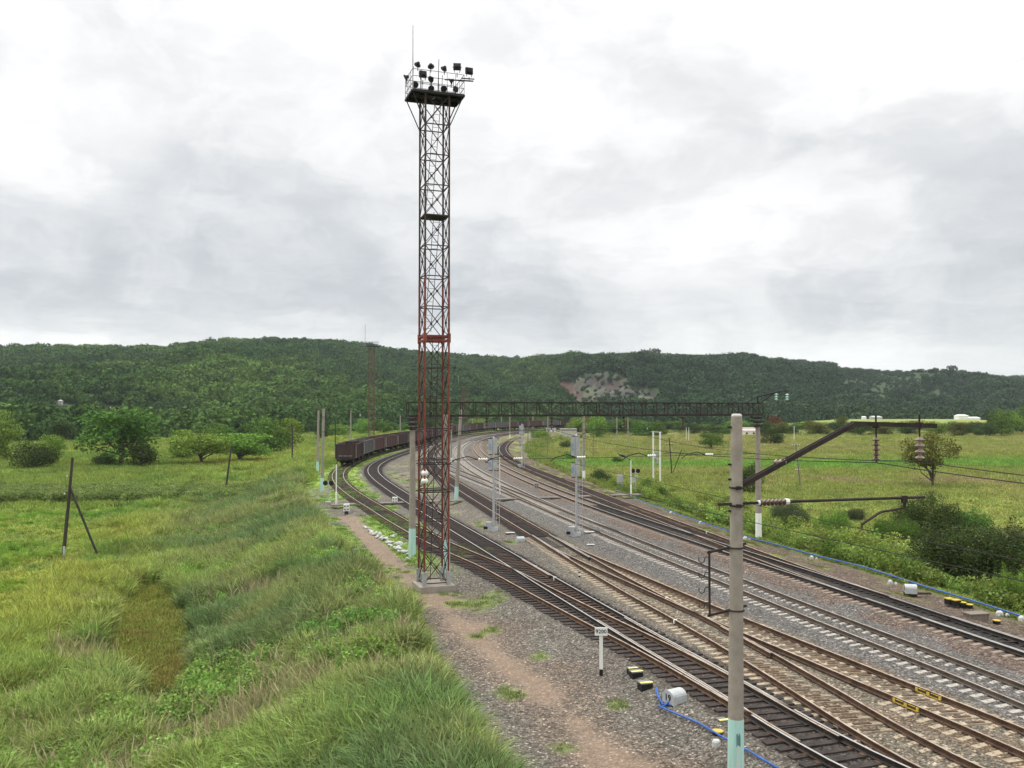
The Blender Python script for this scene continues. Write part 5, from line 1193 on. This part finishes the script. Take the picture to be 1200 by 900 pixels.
SUP = [(786, 602), (821, 614), (873, 632), (951, 655), (1043, 684), (1069, 694), (1172, 721), (1197, 727)]
for i, (u, v) in enumerate(SUP):
    if i == 5: continue
    x, y = at(u, v, .02); m = MB(); rr = random.uniform(.14, .18); m.lathe((x, y, -.1), [(rr*.8, 0), (rr, .12), (rr*.9, .26), (rr*.5, .33)], 9, axis=(random.gauss(0, .1), random.gauss(0, .1), 1)); m.lathe((x+.3, y-.06, -.08), [(rr*.5, 0), (rr*.6, .1), (rr*.3, .2)], 7)
    tag(m.build('hose_support', M['white_rock']), ['smallest white block under the blue hose, nearest the lamp post', 'white block under the hose, second from the far end', 'white block under the hose at the gantry post foot', 'round white block under the hose between gantry post and numbered machine', 'white block under the hose just left of the machine numbered 21', '', 'white block under the hose right of the yellow caps', 'white block under the hose at the right frame edge'][i], 'support', 'white hose supports')
# ------------------------------------------------------------------ whitewashed rocks by the path
rk = []
for i in range(3):
    b = bmesh.new(); bmesh.ops.create_icosphere(b, subdivisions=2, radius=1)
    for v_ in b.verts: v_.co *= 1+.22*math.sin(v_.co.x*3+i*2)+.15*math.cos(v_.co.y*4+i); v_.co.z *= .62
    me = bpy.data.meshes.new('rock'); b.to_mesh(me); me.materials.append(M['white_rock']); rk.append(me)
for i in range(62):
    t_ = random.random(); u = 427+t_*52; v = 618.5+t_*31+random.gauss(0, 1.0+t_*2.6); x, y = at(u, v, .08); o = bpy.data.objects.new('whitewashed_rock', rk[i % 3]); COL.objects.link(o)
    s = random.uniform(.09, .19); o.location = (x, y, zg(x, y)+s*.3+.05); o.scale = (s*random.uniform(.8, 1.4), s, s); o.rotation_euler = (random.gauss(0, .3), random.gauss(0, .3), random.random()*6)
    tag(o, 'whitewashed rock in the scattered line between the clay path and the gantry post', 'rock', 'whitewashed rocks beside the path')
# ------------------------------------------------------------------ overhead wires
def wire(pts, label, r=.012, sag=.25, cat='wire', name='overhead_wire'):
    m = MB(); P_ = []
    for a, b in zip(pts[:-1], pts[1:]):
        a, b = Vector(a), Vector(b); n = 10
        for i in range(n): t = i/n; p = a.lerp(b, t); p.z -= 4*sag*t*(1-t)*(b-a).length/60; P_.append(p)
    P_.append(Vector(pts[-1])); m.tube(P_, r, 5); return tag(m.build(name, M['black_steel']), label, cat, 'overhead wires')
base_ = Vector((npx, npy, 0))
i1, i2, rt = base_+along(4.75, 8.25), base_+along(6.35, 8.25), base_+along(4.22, 6.36)
nn_ = Vector((.30, -1, 0))
def gp(h, z): return Vector((gl[0]+gd[0]*h, gl[1]+gd[1]*h, z))
hA, hB, hD, hE = [HX_[k] if k < len(HX_) else span*.7 for k in (0, 1, 2, 3)] if len(HX_) == 4 else [HX_[min(k, len(HX_)-1)] for k in (1, 2, 3, 4)]
wire([i1+nn_*16, i1, gp(hB, 8.35)], 'upper dark wire held by the brown insulator of the close pole', .014, .8)
wire([i2+nn_*14+Vector((0, 0, 0)), i2, gp(hD, 8.35)], 'upper dark wire held by the white insulator of the close pole', .014, .8)
wire([rt+nn_*14, rt, gp(hB, 6.3), (-6.5, 118, 6.3)], 'contact wire below the steady arm of the close pole', .011, .0)
q = Vector((*at(1200, 680, 0), 0)); w4 = Vector((11.0, 19.1, 6.1)); wire([w4+Vector((.28, -1, 0))*10, w4, w4+Vector((-.28, 1, 0))*44], 'contact wire crossing in front of the right-hand bushes', .012, .15)
for h, lb in zip(HX_, ('first', 'second', 'third', 'fourth', 'fifth')):
    wire([gp(h, 8.37), gp(h, 8.0)+Vector((-7.5, 34, 0)), gp(h, 8.2)+Vector((-14, 78, 0))], f'thin carrier wire beyond the gantry, {lb} from its left post', .012, .6)
wire([(gr_[0]+2.6, gr_[1]+.9, 10.3), (gr_[0]-3, gr_[1]+60, 9.9), (gr_[0]-18, gr_[1]+120, 9.8)], 'feeder wire leaving the glass insulators above the right gantry post', .012, .8)
wire([(at(377, 577)[0]+.1, 102, 8.4), (at(405, 545)[0]+3, 150, 7.2), (-14, 200, 7.4)], 'thin wire crossing low in front of the wagons', .011, .6)
a_ = at(787, 558, LOW_R); b_ = at(938, 573, LOW_R)
wire([(at(450, 545, 0)[0], 150, 5.5), (x0+2, y0, 3.4), (a_[0]-.3, a_[1], 2.4), (b_[0], b_[1], 3.0), (100, 96, 3.2)], 'pasture line wire passing the twin white posts and leaning poles', .014, .7)
# ------------------------------------------------------------------ buildings
def house(u, vb, w, d, h, label, wall, roof, rh=1.2, z=LOW_R, rz=0., Y=None, name='shed', win=2, chim=False, flat=False, group=None):
    if Y is not None:
        x, y, z0 = FAR_B[u, vb]; k_ = y/Y; w *= k_; d *= k_; h *= k_; rh *= k_; z0 -= .3
    else: x, y = at(u, vb, z); z0 = z
    t = thing(name, label, 'building', (x, y, z0), rz, group); m = MB(); m.box((0, 0, h/2), (w, d, h)); m.build('wall', M[wall], t)
    m = MB(); e = .25
    if flat: m.box((0, 0, h+.1), (w+.3, d+.3, .2))
    else:
        V = [(-w/2-e, -d/2-e, h), (w/2+e, -d/2-e, h), (w/2+e, d/2+e, h), (-w/2-e, d/2+e, h), (-w/2+rh*.9, 0, h+rh), (w/2-rh*.9, 0, h+rh)]; m.add(V, [(0, 1, 5, 4), (2, 3, 4, 5), (1, 2, 5), (3, 0, 4), (3, 2, 1, 0)])
    rf = m.build('roof', M[roof], t)
    if chim: m = MB(); m.box((w*.1, 0, h+.6+(0 if flat else rh*.5)), (.7, .6, 1.3)); m.build('chimney', M['roof_dark'], rf)
    for i in range(win):
        m = MB(); m.box((-w/2+w*(i+.7)/(win+.4), -d/2-.02, h*.52), (w*.12, .06, h*.35)); m.build('window', M['glass_dark'], t)
    return t
house(666, 513.5, 5.9, 4, 3.3, 'plain flat-roofed rendered shed at the foot of the wood with a dark stack', 'render_wall', 'render_wall', z=-1., win=0, chim=True, flat=True)
house(645.5, 508, 4.3, 3, 2.3, 'small white cabin with a dark roof left of the rendered shed', 'white_wall', 'roof_dark', .5, z=-.8, win=2, flat=True, name='cabin')
house(623.8, 514, 1.9, 1.5, 2.3, 'tiny white trackside hut right of the far signal mast', 'white_wall', 'blue_grey', .4, z=-.3, win=1, flat=True, name='hut')
house(877, 511, 7, 6, 2.3, 'cream cottage with a pinkish hipped roof behind the gantry post', 'cream_wall', 'roof_pink', 1.3, z=LOW_R, win=2, name='cottage')
house(1026, 490.5, 7.0, 5, 1.6, 'distant grey-roofed shed above the sloping bracket of the close pole', 'render_wall', 'alu', .9, Y=610, win=0)
house(1126, 490, 7, 7, 2.9, 'left white barn on the far green rise at right', 'white_wall', 'white_wall', .8, Y=640, win=0, name='barn')
house(1139, 490.5, 8.5, 6, 1.4, 'right low white barn on the far green rise', 'white_wall', 'white_wall', .9, Y=640, win=0, name='barn')
house(1012, 493, 2.2, 3, 1.8, 'tiny white outhouse left of the grey-roofed shed', 'white_wall', 'white_wall', .5, Y=600, win=0, name='outhouse')
for u, v, lb in ((71, 474.5, 'white chimney-like house speck highest on the left hillside'), (95, 479.5, 'second white house speck from the left on the hillside'), (129, 481, 'left house of the close white pair in the hillside wood'), (138, 481, 'right house of the close white pair in the hillside wood')):
    house(u, v, 2.0, 2.2, 1.3 if u > 80 else 2.2, lb, 'concrete_light', 'render_wall', .8, Y=520, win=0, name='hill_house')
# ------------------------------------------------------------------ open wagons on the siding
def make_wagon(body, label):
    t = thing('open_wagon', label, 'wagon', group='open wagons on the siding'); Lg, Wd, z0, z1 = 12.9, 3.1, 1.25, 3.48
    m = MB()
    for s in (-1, 1): m.box((0, s*Wd/2, (z0+z1)/2), (Lg, .08, z1-z0)); m.box((s*Lg/2, 0, (z0+z1)/2), (.08, Wd, z1-z0))
    m.build('side_wall', body, t); m = MB(); m.box((0, 0, z0), (Lg, Wd-.1, .12)); m.box((0, 0, .98), (Lg+.3, .5, .4)); 
    for s in (-1, 1): m.beam((s*Lg/2, 0, 1.05), (s*(Lg/2+.5), 0, 1.05), .22); m.box((s*Lg/2, 0, 1.12), (.25, Wd, .26))
    m.build('underframe', M['black_steel'], t); m = MB()
    for s in (-1, 1):
        for i in range(8):
            x_ = -Lg/2+.12+i*(Lg-.24)/7; m.box((x_, s*(Wd/2+.08), (z0+z1)/2-.05), (.14, .12, z1-z0-.1))
        m.box((0, s*(Wd/2+.06), z1-.02), (Lg+.1, .16, .14)); m.box((0, s*(Wd/2+.05), z0+.03), (Lg+.1, .12, .18)); 
        for q in (-1.2, -.4, .4, 1.2): m.box((s*(Lg/2+.07), q, (z0+z1)/2), (.1, .12, z1-z0-.1))
        m.box((s*(Lg/2+.05), 0, z1-.02), (.14, Wd, .14))
    m.build('rib', body, t)
    m = MB(); m.box((-Lg/2-.1, -.05, 1.62), (.03, 2.3, .07))
    for i in (0, 7):
        x_ = -Lg/2+.12+i*(Lg-.24)/7; m.box((x_, Wd/2+.15, (z0+z1)/2-.05), (.2, .04, z1-z0-.2)); m.box((x_, -Wd/2-.15, (z0+z1)/2-.05), (.2, .04, z1-z0-.2))
    m.build('corner_post', M['wagon_pale'], t)
    for s in (-1, 1):
        m = MB(); m.box((s*4.3, 0, .72), (2.3, 2.1, .22))
        for q in (-1, 1): m.box((s*4.3, q*1.02, .62), (2.4, .14, .38))
        bo = m.build('bogie', M['black_steel'], t); m = MB()
        for w_ in (-.92, .92):
            for q in (-.79, .79): m.tube([(s*4.3+w_, q-.06, .475), (s*4.3+w_, q+.06, .475)], .475, 16)
            m.tube([(s*4.3+w_, -.9, .475), (s*4.3+w_, .9, .475)], .08, 8)
        m.build('wheelset', M['rail_dark'], bo)
    return t
WC = {'brown': make_wagon(M['wagon_brown'], ''), 'red': make_wagon(M['wagon_red'], ''), 'grey': make_wagon(M['wagon_grey'], '')}
used_w = set(); order = ['brown', 'grey', 'red', 'red', 'brown', 'brown', 'grey', 'red', 'brown', 'grey', 'red', 'red', 'grey', 'grey', 'red', 'brown', 'grey', 'grey', 'red', 'brown', 'red', 'grey', 'brown', 'red', 'grey']
lt = LINE['T']; seg = np.linalg.norm(np.diff(lt, axis=0), axis=1); cum = np.concatenate([[0], np.cumsum(seg)]); i0 = int(np.argmin(np.abs(lt[:, 1]-144.5))); s0 = cum[i0]
ords = 'rearmost,second,third,fourth,fifth,sixth,seventh,eighth,ninth,tenth,eleventh,twelfth,thirteenth,fourteenth,fifteenth,sixteenth,seventeenth,eighteenth,nineteenth,twentieth,twenty-first,twenty-second,twenty-third,twenty-fourth,twenty-fifth'.split(',')
for i in range(25):
    sa_, sb_ = s0+13.95*i+1.5, s0+13.95*i+12.4
    if sb_ > cum[-1]: break
    a = np.array([np.interp(sa_, cum, lt[:, k]) for k in (0, 1)]); b = np.array([np.interp(sb_, cum, lt[:, k]) for k in (0, 1)]); c = (a+b)/2; rz = math.atan2(b[1]-a[1], b[0]-a[0])
    k = order[i]; word = {'brown': 'dark brown', 'red': 'faded red-brown', 'grey': 'sooty grey'}[k]
    lb = (f'{word} open wagon at the near tail end of the train' if i == 0 else f'{word} open wagon, {ords[i]} counted from the near tail end')
    if k in used_w: o = dup(WC[k], (c[0], c[1], .5), rz, label=lb)
    else: o = WC[k]; used_w.add(k); o.location = (c[0], c[1], .5); o.rotation_euler[2] = rz; o['label'] = lb
#END4
# ------------------------------------------------------------------ trees and bushes, each one a thing
TINT = {'dark': (.050, .080, .030), 'mid': (.088, .165, .038), 'bright': (.150, .240, .048), 'olive': (.110, .125, .036), 'rust': (.115, .060, .032), 'grey': (.078, .100, .050)}
def crown_mesh(seed, tint, blobs, leaf, dens=1., flat=.55, fill=.35):
    C, U, V, B = leaf_cloud(blobs, dens, leaf, seed, flat, fill); r_ = np.random.default_rng(seed+9)
    base = np.array(TINT[tint]); jb = r_.normal(size=(len(blobs), 1))*.16; k = 1+jb[B]+r_.normal(size=(len(C), 1))*.14
    yel = (r_.random((len(C), 1)) < .16)*np.array((.04, .035, 0.)); return quads_mesh('crown', C, U, V, np.clip(base*k+yel, .004, 1), M['leaf'])
def tree_proto(seed, tint, shape='round', name='broadleaf_tree'):
    """unit tree: 1 m tall, crown about 1 m wide"""
    r_ = random.Random(seed); t = thing(name, '', 'tree'); bl = []; limbs = []
    if shape == 'round':
        nb = 24
        for i in range(nb):
            a = r_.random()*6.283; q = .36*math.sqrt(r_.random()); z = .16+.70*r_.random(); q *= 1.25-abs(z-.42)*1.1; s = r_.uniform(.11, .19); bl.append(((q*math.cos(a), q*math.sin(a), z), (s*1.15, s*1.15, s*.8)))
        bl.append(((0, 0, .6), (.28, .28, .27)))
    elif shape == 'spread':
        for i in range(30):
            a = r_.random()*6.283; q = .40*math.sqrt(r_.random()); z = .36+.46*r_.random()-q*.25; s = r_.uniform(.10, .17); bl.append(((q*math.cos(a), q*math.sin(a), z), (s*1.3, s*1.3, s*.7)))
    elif shape == 'open':
        for i in range(34):
            a = r_.random()*6.283; q = .44*math.sqrt(r_.random()); z = .36+.56*r_.random()*(1-q*.8)+.05; s = r_.uniform(.07, .125); bl.append(((q*math.cos(a), q*math.sin(a), z), (s*1.3, s*1.3, s*.75)))
    crown = crown_mesh(seed, tint, bl, .034 if shape != 'open' else .026, .95 if shape != 'open' else .85, .6, .4)
    m = MB(); th = .026 if shape != 'open' else .02; m.tube([(0, 0, -.05), (.01, 0, .12), (0, .01, .3), (0, 0, .55)], [th*1.3, th, th*.8, th*.3], 8); m.build('trunk', M['bark'], t)
    for i, (c, s) in enumerate(bl):
        if i % 3: continue
        m = MB() if i == 0 else m; z0 = r_.uniform(.10, .28)
        mid = (c[0]*.55+r_.gauss(0, .02), c[1]*.55+r_.gauss(0, .02), z0+(c[2]-z0)*.45); m.tube([(0, 0, z0), mid, c], [th*.6, th*.4, th*.12], 5)
    m.build('limbs', M['bark'], t)
    o = bpy.data.objects.new('crown', crown); COL.objects.link(o); o.parent = t; return t
def bush_proto(seed, tint, leaf=.026, dens=.9, n=14, name='bush'):
    r_ = random.Random(seed); t = thing(name, '', 'bush'); bl = []
    for i in range(n):
        a = r_.random()*6.283; q = .40*math.sqrt(r_.random()); z = .25+.55*r_.random()*(1-q*1.2); s = r_.uniform(.13, .22); bl.append(((q*math.cos(a), q*math.sin(a), z), (s, s, s*.95)))
    bl.append(((0, 0, .3), (.42, .42, .34)))
    if n > 15:
        for i in range(26):
            a = r_.random()*6.283; q = r_.uniform(.25, .52); bl.append(((q*math.cos(a), q*math.sin(a), r_.uniform(.35, .95)*(1.15-q)), (.05, .05, r_.uniform(.08, .17))))
    o = bpy.data.objects.new('foliage', crown_mesh(seed, tint, bl, leaf, dens, .75, .4)); COL.objects.link(o); o.parent = t
    m = MB()
    for i in range(9): a = i*.7; m.tube([(.04*math.cos(a), .04*math.sin(a), -.05), (.2*math.cos(a), .2*math.sin(a), .35), (.34*math.cos(a), .34*math.sin(a), .7)], [.012, .009, .004], 4)
    m.build('stems', M['bark'], t); return t
PRO = {}
def plant(kind, seed, tint, u, vb, vt, wpx, label, z=None, Y=None, group=None, depth=1.):
    key = (kind, seed, tint)
    first = key not in PRO
    if first:
        if kind == 'bush': PRO[key] = bush_proto(seed, tint)
        elif kind == 'bigbush': PRO[key] = bush_proto(seed, tint, .015, .9, 22)
        else: PRO[key] = tree_proto(seed, tint, kind)
    if Y is None: x, y = at(u, vb, z)
    else: x, y = xof(u, Y), Y
    zb = zg(x, y) if (z is None or Y is None) else z
    h = zof(vt, y)-zb; w = wpx/F_PX*y
    o = PRO[key] if first else dup(PRO[key])
    o.location = (x, y, zb-.05*h if 'bush' in kind else zb-.1); o.scale = (w*1.02, w*1.02*depth, h*(1.1 if 'bush' in kind else 1.02)); o.rotation_euler[2] = random.random()*6.28
    o['label'] = label
    if group: o['group'] = group
    return o
LL, RR = LOW_L, LOW_R
GT = 'trees of the left meadow'; GB = 'bushes of the right verge'
plant('round', 1, 'mid', 142, 547, 477, 98, 'largest spreading tree of the left meadow, standing alone behind the weed belt', LL, group=GT)
plant('round', 2, 'dark', 165, 549, 517, 40, 'small dark tree at the right foot of the largest meadow tree', LL, group=GT)
plant('bush', 3, 'dark', 36, 551, 512, 52, 'dark rounded willow bush behind the weed belt at far left', LL, group=GT)
plant('round', 4, 'bright', 58, 546, 508, 34, 'yellow-green small tree touching the dark willow bush', LL, group=GT)
plant('round', 5, 'bright', -4, 541, 482, 50, 'tall yellow-green tree cut by the left frame edge', LL, group=GT)
plant('round', 2, 'dark', 74, 521, 491, 34, 'mid-sized tree behind the yellow-green one, before the hillside wood', LL, group=GT)
plant('spread', 6, 'bright', 236, 546, 500, 66, 'light green flat-topped tree with dark open trunk, left of the reed bank top', LL, group=GT)
plant('spread', 7, 'bright', 281, 542, 500, 70, 'second light green flat-topped tree, nearest the leaning pole top', LL, group=GT)
plant('round', 1, 'mid', 212, 533, 502, 34, 'mid-green tree left behind the first flat-topped tree', LL, group=GT)
plant('round', 8, 'mid', 315, 532, 486, 60, 'dense dark-stemmed tree at the right end of the meadow group', LL, group=GT)
plant('round', 4, 'bright', 338, 526, 489, 36, 'light tree behind the upright timber pole', LL, group=GT)
plant('round', 8, 'mid', 250, 520, 494, 40, 'tree crown seen above the flat-topped pair', LL, group=GT)
plant('spread', 6, 'bright', 397, 517, 493, 26, 'yellowish flat-topped tree beyond the wagon tail', LL, group=GT)
plant('round', 2, 'dark', 376, 519, 494, 26, 'dark tree behind the mint-footed pole pair', LL, group=GT)
plant('round', 4, 'bright', 425, 514, 490, 22, 'bright tree at the foot of the thin dark mast', LL, group=GT)
plant('round', 1, 'mid', 452, 514, 493, 26, 'rounded tree right of the thin dark mast behind the wagons', LL, group=GT)
plant('bush', 9, 'bright', 429, 519, 506, 18, 'low bright bush directly behind the second wagon', Y=235, group=GT)
plant('round', 8, 'mid', 477, 512, 494, 24, 'tree crown left of the gantry post above the wagons', LL, group=GT)
plant('round', 4, 'bright', 560, 507, 490, 26, 'bright tree above the wagons between two white posts', Y=440, z=-2, group=GT)
plant('round', 2, 'dark', 503, 510, 490, 26, 'dark tree showing through the big mast', LL, group=GT)
plant('round', 4, 'bright', 216, 540, 502, 44, 'light green rounded tree at the left end of the flat-topped pair', LL, group=GT)
plant('round', 8, 'mid', 262, 531, 498, 50, 'mid-green rounded tree standing between and behind the flat-topped pair', LL, group=GT)
plant('round', 12, 'dark', 300, 527, 493, 46, 'dark rounded tree behind the second flat-topped tree', LL, group=GT)
plant('round', 2, 'dark', 330, 522, 490, 44, 'dark rounded tree just left of the upright timber pole', LL, group=GT)
plant('bush', 3, 'dark', 122, 549, 527, 30, 'low dark bush at the left foot of the largest meadow tree', LL, group=GT)
# right side
plant('bigbush', 13, 'grey', 1180, 662, 606, 70, 'grey-green willow bush behind the right side of the largest willow', RR, group=GB)
plant('bigbush', 18, 'mid', 1048, 642, 598, 52, 'mid-green bush left of the feathery willow, below the steady arm', RR, group=GB)
plant('bigbush', 18, 'mid', 1128, 630, 590, 60, 'mid-green bush crest showing above the largest willow', RR, group=GB)
plant('bush', 9, 'bright', 632, 516, 499, 26, 'bright green bush beside the tiny trackside hut', -.8, group=GB)
plant('bush', 3, 'dark', 664, 526, 514, 15, 'small dark bush below the rendered shed', RR, group=GB)
plant('bush', 9, 'bright', 667, 539, 525, 18, 'round yellow-green bush behind the right signal mast', RR, group=GB)
plant('bush', 10, 'dark', 702, 567, 547, 33, 'dark willow bush right of the rust-brown pole', RR, group=GB)
plant('bush', 3, 'dark', 722, 542, 534, 14, 'low lone bush in the pasture above the grey cabinet', RR, group=GB)
plant('bush', 10, 'dark', 774, 590, 567, 26, 'bush at the foot of the twin white posts', -1.2, group=GB)
plant('bush', 9, 'bright', 758, 572, 555, 18, 'lighter bush between footway signal and twin posts', -1.2, group=GB)
plant('spread', 11, 'mid', 834, 528, 503, 34, 'lone gnarled pasture tree left of the close pole top', RR, group='lone pasture trees')
plant('round', 12, 'dark', 903, 521, 498, 30, 'dark round tree right of the gantry post in the pasture', RR, group='lone pasture trees')
plant('bush', 10, 'dark', 880, 580, 536, 30, 'tall willow bush hidden behind the gantry post', RR, group=GB)
plant('bigbush', 13, 'grey', 925, 616, 580, 46, 'grey-green willow bush at the right of the gantry post foot', -1.3, group=GB)
plant('bigbush', 14, 'bright', 975, 630, 592, 44, 'light green leafy bush right of the grey-green willow', -1.3, group=GB)
plant('open', 15, 'olive', 1093, 573, 503, 68, 'lone open-crowned tree with bare limbs behind the bracket tip', RR, group='lone pasture trees')
plant('bigbush', 16, 'dark', 1086, 634, 573, 74, 'dark feathery willow bush standing behind the largest one', RR, group=GB)
plant('bigbush', 17, 'dark', 1136, 686, 595, 146, 'largest dark willow bush at the right verge', -1.5, group=GB)
plant('bigbush', 14, 'bright', 1022, 672, 628, 46, 'light bush at the left foot of the largest willow', -1.1, group=GB)
plant('bigbush', 18, 'mid', 1066, 690, 646, 40, 'low mid-green bush between the light bush and the largest willow', -1.0, group=GB)
plant('bigbush', 14, 'bright', 1192, 722, 658, 50, 'yellow-green bush cut by the right frame edge', -.8, group=GB)
plant('bigbush', 18, 'mid', 1215, 690, 634, 60, 'mid-green bush beyond the right frame edge', RR, group=GB)
plant('bigbush', 13, 'grey', 1000, 612, 591, 30, 'low grey-green bush above the steady arm tip', RR, group=GB)
plant('bush', 9, 'bright', 905, 642, 622, 26, 'low leafy bush right of the white gantry foot', -.9, group=GB)
plant('bush', 3, 'dark', 860, 608, 590, 24, 'dark low bush left of the white gantry foot', -1., group=GB)
plant('round', 19, 'rust', 908, 512, 486, 26, 'rust-coloured dying tree in the far tree line', Y=395, z=-1.6, group='far tree line')
plant('round', 20, 'olive', 985, 512, 487, 24, 'yellowish autumn-tinged tree in the far tree line', Y=405, z=-1.6, group='far tree line')
plant('round', 4, 'bright', 699, 516, 487, 28, 'bright green tree right of the rendered shed', Y=335, z=-1.6, group='far tree line')
SEEDS = [(1, 'mid'), (2, 'dark'), (8, 'mid'), (12, 'dark'), (4, 'bright'), (20, 'olive')]
r_ = random.Random(5); u = 676.; FT = 'broadleaf tree in the long far tree line beyond the right pasture'
while u < 1235:
    s, tn = r_.choice(SEEDS); Y = r_.uniform(355, 440); vb = HOR+(CAM_H+1.6)*F_PX/Y
    vt = np.interp(u, [676, 760, 860, 1000, 1090, 1110, 1150, 1172, 1235], [489, 492, 495, 494, 495, 496, 494, 479, 473])+r_.uniform(-3, 4)
    plant('round', s, tn, u, vb, vt, r_.uniform(22, 34), FT, Y=Y, z=-1.6, group='far tree line'); u += r_.uniform(6.5, 10)
u = 480.
while u < 676:
    s, tn = r_.choice(SEEDS); Y = r_.uniform(500, 560); plant('round', s, tn, u, 500, 491+r_.uniform(-2, 3), r_.uniform(18, 26), 'broadleaf tree in the row behind the wagons at the foot of the hill', Y=Y, z=-2, group='trees behind the wagons'); u += r_.uniform(9, 13)
# sparse trees on the open skyline at right
for i in range(30):
    u = r_.uniform(845, 1225); rd = float(ridge(u))*.995; x_ = xof(u, rd); z_ = float(hill_h(np.array([x_]), np.array([rd]))[0]); s, tn = r_.choice(SEEDS[:4]); key = ('round', s, tn); o = dup(PRO[key]); h = r_.uniform(7, 12)
    o.location = (x_, rd, z_-1); o.scale = (h*r_.uniform(.9, 1.4), h, h); o['label'] = 'small dark tree standing up from the open skyline of the right hill'; o['group'] = 'skyline trees'
# ------------------------------------------------------------------ haze
hm = bpy.data.materials.new('haze'); hm.use_nodes = True; hm.node_tree.nodes.clear(); pv = hm.node_tree.nodes.new('ShaderNodeVolumePrincipled'); pv.inputs['Color'].default_value = (.80, .88, 1, 1); pv.inputs['Density'].default_value = .00006; pv.inputs['Anisotropy'].default_value = .2
ho = hm.node_tree.nodes.new('ShaderNodeOutputMaterial'); hm.node_tree.links.new(pv.outputs[0], ho.inputs['Volume'])
m = MB(); m.box((0, 2400, 95), (10600, 5900, 330)); hz = m.build('haze', hm); tag(hz, 'thin bluish air haze over the whole valley', 'haze', kind='stuff')
gzmin = min(float(GZ.min()), float(HZ.min()))
print('lowest', gzmin, 'highest', float(HZ.max()))
